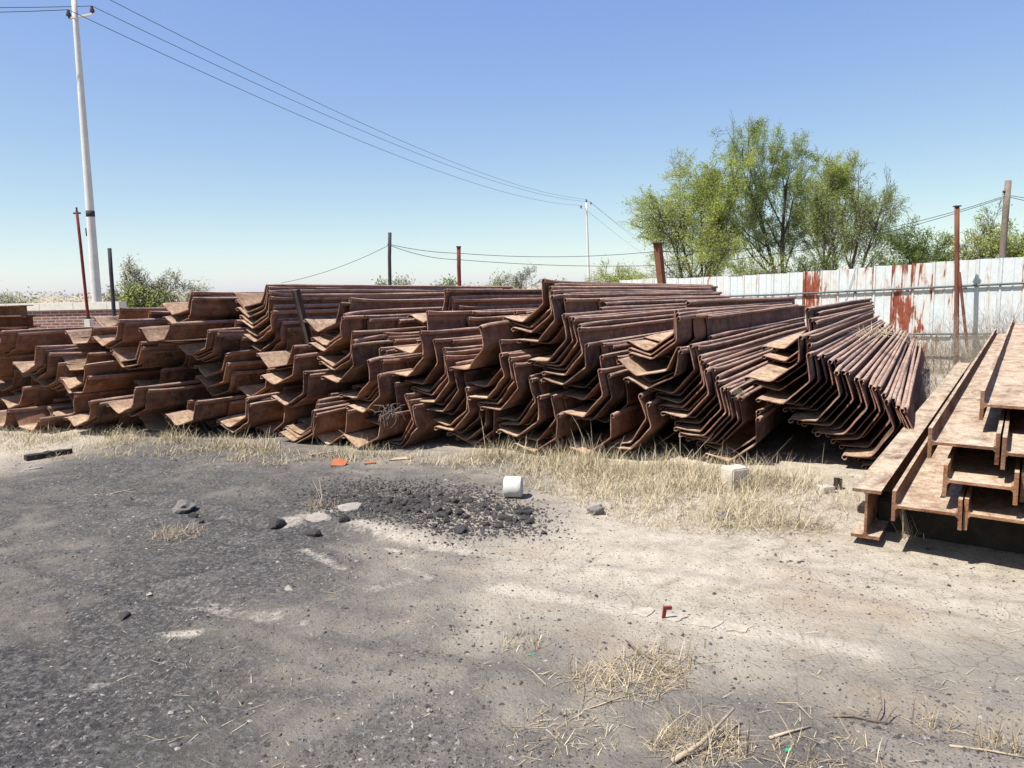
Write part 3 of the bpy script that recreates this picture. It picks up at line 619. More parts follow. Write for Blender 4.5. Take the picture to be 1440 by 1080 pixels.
mb = MB(); c_ = p1b+(p1t-p1b)*.355-o1; mb.tube([c_+Vector((-.16, -.02, -.12)), c_+Vector((-.16, -.02, .12))], .02, 6); mb.build('clamp', DARKM, P1)
ia = at_depth(97, 26, 22.6); ib = at_depth(130, 20, 24.0)
mb = MB(); mb.tube([ia-o1, ib-o1], .035, 4); ARM1 = mb.build('cross_arm', CONC_L, P1)
def insulator(p, root, o_, sc=1.0):
    mb = MB(); q = p-o_; mb.tube([q, q+Vector((0, 0, .06*sc)), q+Vector((0, 0, .07*sc)), q+Vector((0, 0, .15*sc)), q+Vector((0, 0, .16*sc)), q+Vector((0, 0, .24*sc))], [.02*sc, .025*sc, .075*sc, .06*sc, .05*sc, .03*sc], 8); mb.build('insulator', DARKM, root)
    return p+Vector((0, 0, .24*sc))
wa = insulator(ia, ARM1, o1); wb = insulator(ib, ARM1, o1); wc = insulator(p1t-Vector((0, 0, .02)), P1, o1)
P2, p2b, p2t, o2 = power_pole((829, 424), (824.5, 285), 83, .17, .085, 'slender far concrete power pole between the stack top and the willows')
ja = at_depth(817, 293, 82); jb = at_depth(831, 288, 84.5)
mb = MB(); mb.tube([ja-o2, jb-o2], .045, 4); ARM2 = mb.build('cross_arm', CONC_L, P2)
xa = insulator(ja, ARM2, o2, 1.3); xb = insulator(jb, ARM2, o2, 1.3); xc = insulator(p2t, P2, o2, 1.5)
def wire(a, b, sag, label, r=.010, group=None, n=28):
    mb = MB(); a, b = Vector(a), Vector(b); mb.tube([a+(b-a)*i/n-Vector((0, 0, sag*4*(i/n)*(1-i/n))) for i in range(n+1)], r, 5)
    return tag(mb.build('wire', WIREM), label, 'wire', group)
wire(wc, xc, 1.25, 'uppermost power line wire between the two concrete poles'); wire(wb, xb, 1.25, 'middle power line wire between the two concrete poles'); wire(wa, xa, 1.25, 'lowest power line wire between the two concrete poles')
wire(wa, at_depth(-420, 5, 21), .15, 'lower wire leaving the tall concrete pole away from the far pole'); wire(wb, at_depth(-420, -6, 22), .15, 'upper wire leaving the tall concrete pole away from the far pole')
for k_, (s_, e_) in enumerate(((xa, (955, 385)), (xb, (960, 377)), (xc, (962, 370)))):
    wire(s_, at_depth(e_[0], e_[1], 165), .8, 'faint %s wire from the far pole down into the willows' % ('lower', 'middle', 'upper')[k_], .012)
def on(T, dz): return T-Vector((0, 0, dz))
wire(on(T1, .25), on(T2, .14), .04, 'upper thin wire between the dark grey and the red post', .006); wire(on(T1, .27), on(T2, .28), .07, 'lower thin wire between the dark grey and the red post', .006)
wire(on(T2, .14), on(T3, .18), .10, 'upper thin wire from the red post to the square rusty post', .006); wire(on(T2, .28), on(T3, .5), .06, 'lower thin wire from the red post to the square rusty post', .006)
wire(on(T1, .25), at_depth(395, 398, 17), .10, 'thin wire sloping from the dark grey post down behind the stack', .005)
wire(on(T3, .18), on(T5, .33), .35, 'upper thin wire across the willows to the timber post', .007); wire(on(T3, .5), on(T5, .36), .30, 'lower thin wire across the willows to the timber post', .007)
wire(on(T5, .33), at_depth(1640, 285, 16), .1, 'upper thin wire from the timber post along the fence', .007); wire(on(T5, .36), at_depth(1640, 300, 16), .12, 'lower thin wire from the timber post along the fence', .007)

# ------------------------------------------------------------------ brick wall and far steel at the left
BRK = NT('brick_courses', .9)
_c = BRK.coord('Object'); _rt = BRK.n.new('ShaderNodeMapping'); _rt.inputs['Rotation'].default_value = (radians(90), 0, 0); BRK.l.new(_c, _rt.inputs[0])
_bt = BRK.n.new('ShaderNodeTexBrick'); BRK.l.new(_rt.outputs[0], _bt.inputs[0])
_bt.inputs['Color1'].default_value = (.16, .075, .062, 1); _bt.inputs['Color2'].default_value = (.22, .105, .085, 1); _bt.inputs['Mortar'].default_value = (.32, .27, .25, 1)
_bt.inputs['Scale'].default_value = 1.0; _bt.inputs['Brick Width'].default_value = .24; _bt.inputs['Row Height'].default_value = .075; _bt.inputs['Mortar Size'].default_value = .012
BRK.col(_bt.outputs[0]); BRK.bump(_bt.outputs[1], -.6, .01); BRK = BRK.mat
wa_ = at_depth(-220, 436, 19.5); wb_ = at_depth(168, 433, 19.0)
wall = empty('brick_wall', (wa_.x, wa_.y, 0), atan2(wb_.y-wa_.y, wb_.x-wa_.x)); tag(wall, 'low red brick wall with pale concrete coping behind the left heap', 'wall')
wl_ = hypot(wb_.x-wa_.x, wb_.y-wa_.y)
mb = MB(); mb.box((0, 0, -.35), (wl_, .24, 1.22)); mb.build('brickwork', BRK, wall)
for i in range(int(wl_/.9)+1):
    mb = MB(); x1 = min((i+1)*.9-.01, wl_+.02)
    if x1-i*.9 > .1:
        mb.box((i*.9, -.05, 1.223), (x1, .29, 1.41)); mb.build('coping', CONC_L, wall)
for k_ in range(5):
    p = at_depth(41, 466, 11.2); me = beam_mesh(.30, .165, .012, .012, 3.6, False, 40+k_); me.materials.clear(); me.materials.append(BEAM if k_ == 4 else POSTRUST)
    o = obj('steel_beam', me); o.location = (p.x+.05*(k_ % 2), p.y+.04*(k_ % 2), 0.715+.167*k_); o.rotation_euler = (0, 0, radians(86))
    tag(o, ('rusty steel beam, lowest in the small stack before the brick wall', 'rusty steel beam, second from bottom in the small stack before the brick wall', 'rusty steel beam, third from bottom in the small stack before the brick wall', 'rusty steel beam, fourth from bottom in the small stack before the brick wall', 'orange-topped steel beam crowning the small stack before the brick wall')[k_], 'steel beam')
for k_ in range(2):
    p = at_depth(43, 466, 11.2); mb = MB(); q = Vector((p.x-.4-2.4*k_, p.y, 0)); mb.box((q.x-.15, q.y-.3, -.15), (q.x+.15, q.y+.3, .63)); o = mb.build('concrete_plinth', BLOCKM); tag(o, ('concrete plinth under the near end of the small beam stack', 'concrete plinth under the far end of the small beam stack')[k_], 'plinth')

# ------------------------------------------------------------------ trees
def leaf_material(name, a, b, c, tr=.35):
    m = NT(name, .75, .15); t = m.attr('tone'); col = m.ramp(t, [(0, a), (.5, b), (1, c)]); m.col(col)
    tl = m.n.new('ShaderNodeBsdfTranslucent'); m.l.new(col, tl.inputs[0]); mx = m.n.new('ShaderNodeMixShader'); mx.inputs[0].default_value = tr
    m.l.new(m.b.outputs[0], mx.inputs[1]); m.l.new(tl.outputs[0], mx.inputs[2]); m.l.new(mx.outputs[0], m.n['Material Output'].inputs[0]); return m.mat
LEAF_Y = leaf_material('leaf_spring_yellow', (.25, .31, .075), (.38, .44, .115), (.49, .52, .18), .5)
LEAF_G = leaf_material('leaf_spring_green', (.18, .24, .080), (.29, .36, .12), (.39, .45, .18), .5)
LEAF_D = leaf_material('leaf_mid_green', (.085, .14, .035), (.165, .235, .060), (.25, .32, .10), .45)
LEAF_P = leaf_material('leaf_pale_olive', (.24, .26, .15), (.37, .39, .25), (.48, .48, .35), .5)
BARK = plain('willow_bark', (.085, .068, .058), .3, 10, bump=.5)
def tree(name, label, cat, x0, x1, ytop, ybase, basex, Y, seed, leaf, nleaf, lsize=.16, stems=1, depth=4, up=.5, bare=0.0, clump=.5, droop=.3, start=.25, group=None, deep=None):
    """crown between photo columns x0..x1 at distance Y; branches grown recursively, then fitted to that width and height"""
    rnd = random.Random(seed); segs = []; tips = []
    def grow(p, d, L, r, lev):
        n = 4; pts = [p.copy()]; q = p.copy(); dd = d.copy()
        for i in range(n):
            dd = (dd + Vector((rnd.gauss(0, .13), rnd.gauss(0, .13), rnd.gauss(0, .10)+up*.10)))
            if lev >= depth-1: dd.z -= droop*.35
            dd.normalize(); q = q + dd*L/n; pts.append(q.copy())
        segs.append((pts, r, r*(.55 if lev < depth else .3), lev))
        if lev >= depth-1: tips.append((pts, lev))
        if lev < depth:
            nc = (7, 6, 5, 4, 3)[min(lev, 4)]
            for c in range(nc):
                f = start*(1 if lev == 0 else .8) + (1-start)*(c+rnd.random())/nc; f = min(.99, max(.1, f)); i = min(int(f*n), n-1)
                b = pts[i]+(pts[i+1]-pts[i])*(f*n-i); ax = (pts[i+1]-pts[i]).normalized()
                az = rnd.uniform(0, 2*pi)+c*2.4; o_ = ax.orthogonal().normalized(); o2_ = ax.cross(o_)
                an = radians(rnd.uniform(24, 52)); nd = ax*cos(an) + (o_*cos(az)+o2_*sin(az))*sin(an)
                grow(b, nd.normalized(), L*rnd.uniform(.48, .72)*(1-.25*f), r*.5*(1-.4*f), lev+1)
    for s_ in range(stems):
        a_ = 2*pi*s_/max(1, stems)+rnd.uniform(0, 1); sp = .0 if stems == 1 else .33
        grow(Vector((0, 0, 0)), Vector((cos(a_)*sp+rnd.gauss(0, .06), sin(a_)*sp, 1)).normalized(), 1.0, .034 if stems == 1 else .024, 0)
    allp = [p for s_ in segs for p in s_[0]]
    xs = sorted(p.x for p in allp); zs = max(p.z for p in allp); k = len(xs)
    base = at_depth(basex, ybase, Y); top = at_depth(basex, ytop, Y); g0 = min(-.2, base.z)
    Wl = at_depth(x0, ytop, Y).x-base.x; Wr = at_depth(x1, ytop, Y).x-base.x; Hh = top.z-g0
    lo, hi = xs[int(k*.008)], xs[int(k*.992)-1]
    sz = Hh/zs
    sxl = Wl/lo; sxr = Wr/hi; sy = (deep or 1.0)*(abs(sxl)+abs(sxr))/2
    def fit(p): return Vector((p.x*(sxl if p.x < 0 else sxr), p.y*sy, p.z*sz))
    root = empty(name, (base.x, base.y, g0)); tag(root, label, cat, group)
    mb = MB(); rs = sz
    for pts, a, b, lev in segs:
        mb.tube([fit(p) for p in pts], [max(.006, (a+(b-a)*i/4)*rs*.62) for i in range(5)], (9, 7, 5, 4, 3, 3)[min(lev, 5)], caps=False)
    mb.build('trunk', BARK, root, smooth=True)
    vs, fs, tone = [], [], []
    wts = []
    for pts, lev in tips:
        c = fit(pts[2]); w_ = noise.noise(c*(1.1/max(1.0, Hh/6))+Vector((seed*3.3, 0, 0)))
        wts.append(max(0.0, .5+w_*clump*2.2)*(0 if rnd.random() < bare else 1))
    tot = sum(wts) or 1
    for (pts, lev), w_ in zip(tips, wts):
        m = nleaf*w_/tot; m = int(m)+(rnd.random() < m-int(m)); tn = .5+.5*noise.noise(fit(pts[2])*.55+Vector((9, seed, 0)))
        for _ in range(m):
            f = rnd.random()**.8*3.999; i = int(f); b = fit(pts[i]+(pts[i+1]-pts[i])*(f-i))
            ax = (fit(pts[4])-fit(pts[0])).normalized()
            b += Vector((rnd.gauss(0, 1), rnd.gauss(0, 1), rnd.gauss(0, 1)-droop))*lsize*1.1
            dv = (ax*.8 + Vector((rnd.gauss(0, .6), rnd.gauss(0, .6), rnd.gauss(0, .5)-droop*1.5))).normalized()
            sv_ = dv.orthogonal(); sv_ = (Matrix.Rotation(rnd.uniform(0, 2*pi), 3, dv) @ sv_).normalized()
            l = lsize*rnd.uniform(.6, 1.3); wd = l*rnd.uniform(.13, .24); o_ = len(vs)
            vs += [b, b+dv*l*.5+sv_*wd, b+dv*l, b+dv*l*.5-sv_*wd]; fs.append((o_, o_+1, o_+2, o_+3))
            tt = min(1, max(0, tn*.7+rnd.uniform(0, .3))); tone += [tt]*4
    me = bpy.data.meshes.new('crown'); me.from_pydata(vs, [], fs); a_ = me.attributes.new('tone', 'FLOAT', 'POINT'); a_.data.foreach_set('value', tone); me.materials.append(leaf); me.update()
    obj('crown', me, root); return root
#            name          label                                                                                cat     x0    x1   ytop ybase bx   Y   seed leaf
tree('willow_tree', 'full rounded yellow-green willow beside the square rusty post', 'tree', 893, 1040, 196, 432, 985, 37, 11, LEAF_Y, 80000, .085, 4, 4, .75, .04, .25, .30, .15)
tree('willow_tree', 'tallest willow with loose green crown and leaning forked trunk', 'tree', 1008, 1176, 160, 430, 1104, 38, 5, LEAF_G, 64000, .088, 2, 4, .65, .08, .45, .30, .2)
tree('willow_tree', 'yellow-green willow crowded between the tallest and the sparse one', 'tree', 1116, 1214, 198, 430, 1160, 40, 23, LEAF_Y, 50000, .088, 2, 4, .8, .08, .5, .30, .3)
tree('willow_tree', 'sparse half-bare willow with grey-green twigs and forked trunk', 'tree', 1150, 1270, 205, 428, 1190, 36, 31, LEAF_G, 17000, .085, 3, 4, .8, .3, .5, .30, .25)
tree('leafy_tree', 'small dense mid-green tree between the sparse willow and the tall rusty post', 'tree', 1243, 1338, 303, 425, 1296, 33, 41, LEAF_D, 15000, .10, 2, 4, .4, 0, .4, .1, .12)
tree('leafy_tree', 'bushy yellow-green tree around the timber post', 'tree', 1338, 1452, 283, 420, 1392, 30, 43, LEAF_Y, 14000, .095, 4, 4, .5, .05, .4, .1, .12)
tree('leafy_tree', 'tall green tree beyond the timber post along the fence', 'tree', 1432, 1560, 262, 420, 1490, 29, 44, LEAF_G, 9000, .11, 2, 4, .4, .05, .4, .1, .15)
for k_, (x0, x1, yt, bx, Y, sd_, lf, n_, lab) in enumerate([
  (1030, 1100, 352, 1062, 34, 51, LEAF_Y, 2600, 'low yellow-green shrub under the tallest willow by the fence top'),
  (1110, 1180, 350, 1148, 33, 52, LEAF_D, 3600, 'low green shrub under the crowded willow by the fence top'),
  (1196, 1262, 348, 1232, 32, 53, LEAF_D, 3600, 'low dark shrub between the sparse willow and the dense tree'),
  (832, 902, 362, 868, 40, 54, LEAF_Y, 4200, 'rounded yellow-green shrub left of the square rusty post'),
  (940, 1000, 372, 965, 36, 55, LEAF_D, 1800, 'small green shrub at the foot of the full rounded willow')]):
    tree('shrub', lab, 'shrub', x0, x1, yt, 432, bx, Y, sd_, lf, int(n_*1.9), .10, 4, 3, .3, 0, .3, .1, .1)
tree('bare_tree', 'round bare grey tree far behind the stack', 'tree', 712, 762, 373, 418, 738, 75, 61, LEAF_P, 500, .22, 2, 4, .4, .6, .3, .0, .2)
tree('olive_bush', 'pale silvery bush beyond the brick wall end', 'bush', 160, 254, 358, 470, 206, 26, 71, LEAF_P, 9000, .085, 5, 4, .15, .1, .5, .1, .12)
tree('olive_bush', 'small inner green bush under the pale silvery one', 'bush', 172, 236, 392, 470, 203, 25, 74, LEAF_Y, 1500, .11, 3, 3, .2, .1, .5, .1, .15)
tree('distant_bush', 'dull brownish bush far beyond the brick wall', 'bush', -40, 42, 408, 440, 6, 45, 72, LEAF_P, 1500, .25, 4, 3, .2, .1, .4, .1, .1)
for k_, (x0, x1, yt, lf) in enumerate([(527, 548, 392, LEAF_D), (550, 582, 389, LEAF_P), (612, 640, 392, LEAF_D), (684, 716, 385, LEAF_P), (760, 800, 392, LEAF_P), (262, 290, 398, LEAF_P)]):
    tree('distant_bush', ('tiny dark bush at the foot of the dark grey post', 'tiny pale bush just right of the dark grey post', 'tiny dark bush just left of the red post', 'thin pale bush beside the round bare tree', 'thin pale bush between the bare tree and the far pole', 'tiny pale bush beyond the flat-lying piles')[k_], 'bush', x0, x1, yt, 416, (x0+x1)/2, 70, 80+k_, lf, 700, .3, 3, 3, .3, .1, .3, .1, .1)

# far hedge belt along the horizon
rb = random.Random(12); vs, fs, tone = [], [], []
for _ in range(9000):
    x = rb.uniform(-170, 60); y = 150+rb.gauss(0, 4); hh = 2.2+1.6*noise.noise(Vector((x*.045, 2, 0)))+.9*noise.noise(Vector((x*.21, 5, 0))); z = -.3+max(.5, hh)*rb.random()**.8
    l = rb.uniform(.25, .6); a_ = rb.uniform(0, 2*pi); b_ = rb.uniform(-.8, .8); d = Vector((cos(a_)*cos(b_), sin(a_)*cos(b_), sin(b_))); e_ = d.orthogonal().normalized()*l*.4; p = Vector((x, y, z)); o_ = len(vs)
    vs += [p, p+d*l*.5+e_, p+d*l, p+d*l*.5-e_]; fs.append((o_, o_+1, o_+2, o_+3)); tone += [rb.random()]*4
me = bpy.data.meshes.new('distant_hedge'); me.from_pydata(vs, [], fs); at_ = me.attributes.new('tone', 'FLOAT', 'POINT'); at_.data.foreach_set('value', tone); me.materials.append(leaf_material('leaf_far_grey', (.24, .22, .18), (.33, .31, .25), (.42, .40, .34), .3)); me.update()
tag(obj('distant_hedge', me), 'pale hedge belt far off along the horizon', 'hedge', kind='stuff')

# ------------------------------------------------------------------ dry grass
class Blades:
    def __init__(s): s.v = []; s.f = []; s.t = []
    def blade(s, p, az, h, lean, wd, tone, curl=.5):
        d = Vector((cos(az), sin(az), 0)); sd_ = Vector((-sin(az), cos(az), 0))*wd; o_ = len(s.v); n = 3
        for i in range(n+1):
            t_ = i/n; a_ = lean+curl*t_; q = p + d*(h*t_*sin(a_)) + Vector((0, 0, h*t_*cos(a_)))
            if i < n: s.v += [q-sd_*(1-.6*t_), q+sd_*(1-.6*t_)]
            else: s.v.append(q)
        for i in range(n-1): s.f.append((o_+2*i, o_+2*i+1, o_+2*i+3, o_+2*i+2))
        s.f.append((o_+2*n-2, o_+2*n-1, o_+2*n)); s.t += [tone]*(2*n+1)
    def build(s, name, parent=None):
        me = bpy.data.meshes.new(name); me.from_pydata([tuple(q) for q in s.v], [], s.f); a_ = me.attributes.new('tone', 'FLOAT', 'POINT'); a_.data.foreach_set('value', s.t)
        me.materials.append(STRAW); me.update(); return obj(name, me, parent)
def G(x, y): p = ground_at(x, y); p.z = gz(p.x, p.y); return p
rg = random.Random(77)
# borders of the grass, as ground lines under the stack: (photo x, far y, near y, density)
STRIP = [(-60, 606, 650, .55), (60, 608, 648, .5), (200, 612, 646, .55), (330, 622, 652, .5), (385, 632, 656, .5), (430, 638, 650, .18), (560, 640, 652, .14), (660, 640, 660, .3), (700, 640, 668, .55), (760, 642, 690, .75), (830, 645, 725, .9), (950, 655, 752, 1.0), (1050, 665, 758, 1.0), (1130, 680, 756, .5), (1180, 690, 740, .12), (1230, 700, 740, .05)]
gb = Blades()
for _ in range(72000):
    x = rg.uniform(-60, 1230); i = max(j for j in range(len(STRIP)-1) if STRIP[j][0] <= x); a_, b_ = STRIP[i], STRIP[i+1]; f = (x-a_[0])/(b_[0]-a_[0])
    y0, y1, dn = (a_[j]+(b_[j]-a_[j])*f for j in (1, 2, 3))
    if rg.random() > dn: continue
    t_ = rg.random()**1.05; p = G(x, y0+(y1-y0)*t_)
    cl = noise.noise(Vector((p.x*2.2, p.y*2.2, 4)))
    if cl < -.10+.3*t_*t_ and rg.random() < (.80 if x < 700 else .6): continue
    edge = 1-.72*t_
    h = rg.uniform(.03, .16)*(.45+.85*edge)*(1.25 if x > 690 else 1)*(1+.8*max(0, cl))
    if rg.random() < .02*edge: h *= 2.0
    gb.blade(p-Vector((0, 0, .01)), rg.uniform(0, 2*pi), h, abs(rg.gauss(.35, .45))+.9*(t_ > .35)*rg.random(), rg.uniform(.0010, .0024), min(1, max(0, rg.gauss(.62, .26))), rg.uniform(.1, 1.0))
o = gb.build('dry_grass'); tag(o, 'dry straw-coloured grass fringing the foot of the sheet pile stack', 'grass', kind='stuff')
# flat straw litter
lb = Blades()
for _ in range(4200):
    x = rg.uniform(-20, 1440); y = rg.uniform(655, 1079); p = G(x, y); c_ = coal(p.x, p.y)
    if rg.random() < .35+.62*c_: continue
    if noise.noise(Vector((p.x*1.3, p.y*1.3, 8))) < -.05 and rg.random() < .75: continue
    lb.blade(p+Vector((0, 0, .003)), rg.uniform(0, 2*pi), rg.uniform(.015, .09), rg.uniform(1.42, 1.56), rg.uniform(.0008, .0019), min(1, max(0, rg.gauss(.5, .25))), rg.uniform(-.12, .12))
o = lb.build('straw_litter'); tag(o, 'scattered bits of dry straw lying over the yard ground', 'straw', kind='stuff')
def tuft(px, py, r, n, h, label, flat=.5, grp=None):
    b = Blades(); c = G(px, py); n = int(n*1.25)
    for _ in range(n):
        a_ = rg.uniform(0, 2*pi); q = r*sqrt(rg.random()); p = Vector((q*cos(a_)*1.5, q*sin(a_), 0)); p.z = gz(c.x+p.x, c.y+p.y)-c.z
        fl = rg.random() < flat
        b.blade(p, rg.uniform(0, 2*pi), h*rg.uniform(.35, 1.2), rg.uniform(1.0, 1.5) if fl else abs(rg.gauss(.25, .3)), rg.uniform(.0008, .0019), min(.93, max(0, rg.gauss(.42, .22))), rg.uniform(-.2, 1.1))
    o = b.build('grass_tuft'); o.location = c; return tag(o, label, 'grass tuft')
for a_ in [(252, 752, .13, 210, .10, 'low straw-coloured grass tuft below the big grey stone', .55), (455, 712, .09, 90, .10, 'straw tuft beside the clinker heap with two long stalks', .4), (878, 955, .17, 430, .12, 'matted dry grass tuft beyond the mortar slabs', .75), (930, 935, .10, 170, .13, 'broken straw tuft with tangled dark stalks near the mortar slabs', .6),
   (985, 1050, .12, 320, .13, 'spiky dry grass tuft around the thick broken stalk', .5), (800, 1030, .15, 160, .08, 'thin flattened grass patch among grey soil', .8), (1405, 1045, .06, 60, .13, 'upright dry tuft beside the long pale twig', .2), (1310, 1012, .05, 36, .10, 'brown stubby tuft beyond the forked twig', .3), (1130, 745, .14, 230, .16, 'flattened straw clump below the concrete block', .7), (735, 905, .08, 60, .08, 'faint grey-green tuft beside the trodden path', .3), (1165, 1065, .14, 150, .09, 'dark low tuft beside the green plastic scrap', .6), (150, 695, .08, 40, .07, 'wispy straw tuft on the black cinder', .8), (1180, 715, .10, 60, .1, 'sparse straw tuft before the upright beam', .6)]:
    tuft(*a_)
def stalks(px, py, lst, label):
    b = Blades(); c = G(px, py)
    for az, h, ln in lst: b.blade(Vector((rg.uniform(-.02, .02), rg.uniform(-.02, .02), 0)), az, h, ln, .0024, .75, .15)
    o = b.build('dry_stalk_clump'); o.location = c; return tag(o, label, 'stalks')
stalks(735, 640, [(2.6, .30, .4), (.6, .34, .5), (1.2, .28, .2), (2.9, .25, .8)], 'long dry stalks against the dark pile ends behind the white cylinder')
stalks(960, 660, [(.4, .46, .7), (2.7, .40, .5), (1.4, .36, .15), (.2, .30, .9), (3.0, .34, .3)], 'crossed tall dry stalks before the fanned bundle')
stalks(860, 655, [(.5, .40, .8), (2.2, .30, .3), (.9, .33, .5)], 'tall bent stalks left of the crossed ones')
stalks(1115, 700, [(.5, .24, .9), (.7, .28, .8), (.2, .2, 1.0)], 'thin stalks leaning into the dark gap under the steep bundle')
stalks(452, 700, [(2.4, .17, .5), (2.0, .18, .4), (2.7, .15, .6)], 'short pale stalks sprouting beside the clinker heap')

# ------------------------------------------------------------------ stones, clinker, gravel
def lump(seed, sub=2, flat=.8, rough=.35):
    bm = bmesh.new(); bmesh.ops.create_icosphere(bm, subdivisions=sub, radius=1.0); rnd = random.Random(seed); o_ = Vector((seed*1.7, seed*.3, 0))
    cuts = [(Vector((rnd.gauss(0, 1), rnd.gauss(0, 1), rnd.gauss(0, 1))).normalized(), rnd.uniform(.45, .8)) for _ in range(7)]
    for v in bm.verts:
        p = v.co*(1+rough*noise.noise(v.co*1.6+o_)+.14*noise.noise(v.co*4+o_))
        for n_, h_ in cuts:
            e = p.dot(n_)-h_
            if e > 0: p -= n_*e*.85
        v.co = Vector((p.x, p.y, p.z*flat))
    me = bpy.data.meshes.new('lump'); bm.to_mesh(me); bm.free(); return me
def lump_set(mat, n, s0, sub=2):
    r = []
    for k_ in range(n):
        me = lump(s0+k_, sub); me.materials.append(mat); r.append(me)
    return r
CL_M = lump_set(CLINK, 7, 100); ST_M = lump_set(STONE, 4, 200, 3); PS_M = lump_set(PALEST, 3, 300, 2)
def rock(name, me, px, py, size, label, cat='stone', sq=(1, 1, 1), grp=None, sink=.25, rz=None):
    p = G(px, py); o = obj(name, me); o.location = (p.x, p.y, p.z+size*sq[2]*(.62-sink)); o.scale = (size*sq[0], size*sq[1], size*sq[2]); o.rotation_euler = (rg.uniform(-.3, .3), rg.uniform(-.3, .3), rg.uniform(0, 6) if rz is None else rz)
    return tag(o, label, cat, grp)
rock('stone', ST_M[0], 259, 716, .088, 'big grey stone with a flat pale top on the black cinder', 'stone', (1.15, .9, .8), rz=.4)
rock('clinker_lump', CL_M[0], 272, 728, .034, 'black lump touching the foot of the big grey stone', 'clinker')
rock('clinker_lump', CL_M[1], 283, 737, .026, 'small black lump between the big grey stone and its straw tuft', 'clinker')
rock('clinker_lump', CL_M[2], 389, 739, .062, 'pointed black clinker lump by the pale dirt patch', 'clinker', (1.1, 1, 1))
rock('clinker_lump', CL_M[3], 440, 750, .056, 'rounded black clinker lump below the pale dirt patch', 'clinker')
rock('clinker_lump', CL_M[4], 484, 737, .045, 'black clinker lump at the near edge of the heap', 'clinker')
rock('stone', PS_M[0], 490, 719, .075, 'pale flat stone leaning on the clinker heap', 'stone', (1.5, 1, .6))
rock('stone', PS_M[1], 448, 733, .06, 'pale crumbly stone between two black lumps', 'stone', (1.6, 1, .5))
rock('stone', ST_M[1], 840, 722, .068, 'grey stone half hidden in the dry grass', 'stone', (1, .9, .9))
rock('stone', ST_M[2], 1018, 731, .066, 'dark rounded stone in the dry grass below the concrete block', 'stone', (1.2, .9, .7))
rock('clinker_lump', CL_M[5], 765, 752, .024, 'small dark lump on the trodden path beyond the cylinder', 'clinker')
rock('clinker_lump', CL_M[6], 176, 866, .030, 'dark flat lump alone on the grey cinder', 'clinker', (1.5, 1, .6))
rock('clinker_lump', CL_M[2], 648, 752, .050, 'largest black lump at the heap corner nearest the trodden path', 'clinker', (1.2, 1, .8))
rock('stone', PS_M[2], 210, 831, .022, 'small whitish chip on the dark cinder', 'stone', (1.6, 1, .5))
rock('stone', PS_M[0], 407, 829, .026, 'small whitish flat chip near the grey trodden soil', 'stone', (1.5, 1, .45))
rock('stone', PS_M[1], 603, 999, .014, 'tiny white pebble on the grey soil', 'stone')
for k_ in range(290):                     # clinker heap
    a_ = rg.uniform(0, 2*pi); q = sqrt(rg.random())*(1+.45*noise.noise(Vector((cos(a_)*1.6, sin(a_)*1.6, 3)))); px = 600+q*cos(a_)*118+rg.gauss(0, 14); py = 719+q*sin(a_)*24+(px-612)*.12+rg.gauss(0, 3)
    if k_ > 250: px = 690+rg.uniform(0, 60); py = 728+rg.uniform(-10, 12)
    rock('clinker_lump', CL_M[k_ % 7], px, py, (.009+.030*rg.random()**2.2)*(1.15-.4*q), 'black clinker lump in the heap left of the white cylinder', 'clinker', (rg.uniform(.9, 1.3), 1, rg.uniform(.7, 1)), 'black clinker lumps in the heap', sink=.1)
# loose gravel
def octa(mb, p, s, mi, rnd):
    v = []
    for d in ((1,0,0),(0,1,0),(-1,0,0),(0,-1,0),(0,0,.8),(0,0,-.6)):
        k_ = s*rnd.uniform(.55, 1.3); v.append((p.x+d[0]*k_+rnd.uniform(-.3, .3)*s, p.y+d[1]*k_+rnd.uniform(-.3, .3)*s, p.z+d[2]*k_*.8))
    mb.add(v, [(0,1,4),(1,2,4),(2,3,4),(3,0,4),(1,0,5),(2,1,5),(3,2,5),(0,3,5)], mi)
gr = MB(); rp = random.Random(8)
for _ in range(44000):
    x = rp.uniform(-60, 1500); y = 645 + (1130-645)*rp.random()**1.15; p = ground_at(x, y); c_ = coal(p.x, p.y)
    dn = .25+.75*c_; nn = noise.noise(Vector((p.x*1.5, p.y*1.5, 2)))
    if rp.random() > dn*(.55+1.7*nn): continue
    p.z = gz(p.x, p.y); s_ = rp.uniform(.0022, .0062)*(1+2.6*(rp.random()**9))*(1 if y < 800 else .8)
    mi = 0 if rp.random() < .42+.35*c_ else (1 if rp.random() < .8 else 2)
    octa(gr, p, s_, mi, rp)
for _ in range(5200):                  # crumbs of the clinker heap
    a_ = rp.uniform(0, 2*pi); q = sqrt(rp.random())*(1.1+.5*noise.noise(Vector((cos(a_)*1.6, sin(a_)*1.6, 3))))+abs(rp.gauss(0, .12)); px = 600+q*cos(a_)*132+rp.gauss(0, 22); py = 719+q*sin(a_)*28+(px-612)*.11+rp.gauss(0, 5)
    p = G(px, py); octa(gr, p+Vector((0, 0, .004)), rp.uniform(.004, .013), 0, rp)
for _ in range(2600):                  # clods and coarser chips on the cinder side
    x = rp.uniform(-60, 800); y = 650 + 430*rp.random()**1.6; p = ground_at(x, y); c_ = coal(p.x, p.y)
    if rp.random() > c_*(.6+.9*noise.noise(Vector((p.x*2, p.y*2, 6)))+.1): continue
    p.z = gz(p.x, p.y)+.001; octa(gr, p, rp.uniform(.006, .013), 0 if rp.random() < .5 else (1 if rp.random() < .8 else 2), rp)
o = gr.build('gravel', [CLINK, STONE, PALEST]); tag(o, 'fine dark and pale gravel strewn over the cinder ground', 'gravel', kind='stuff')

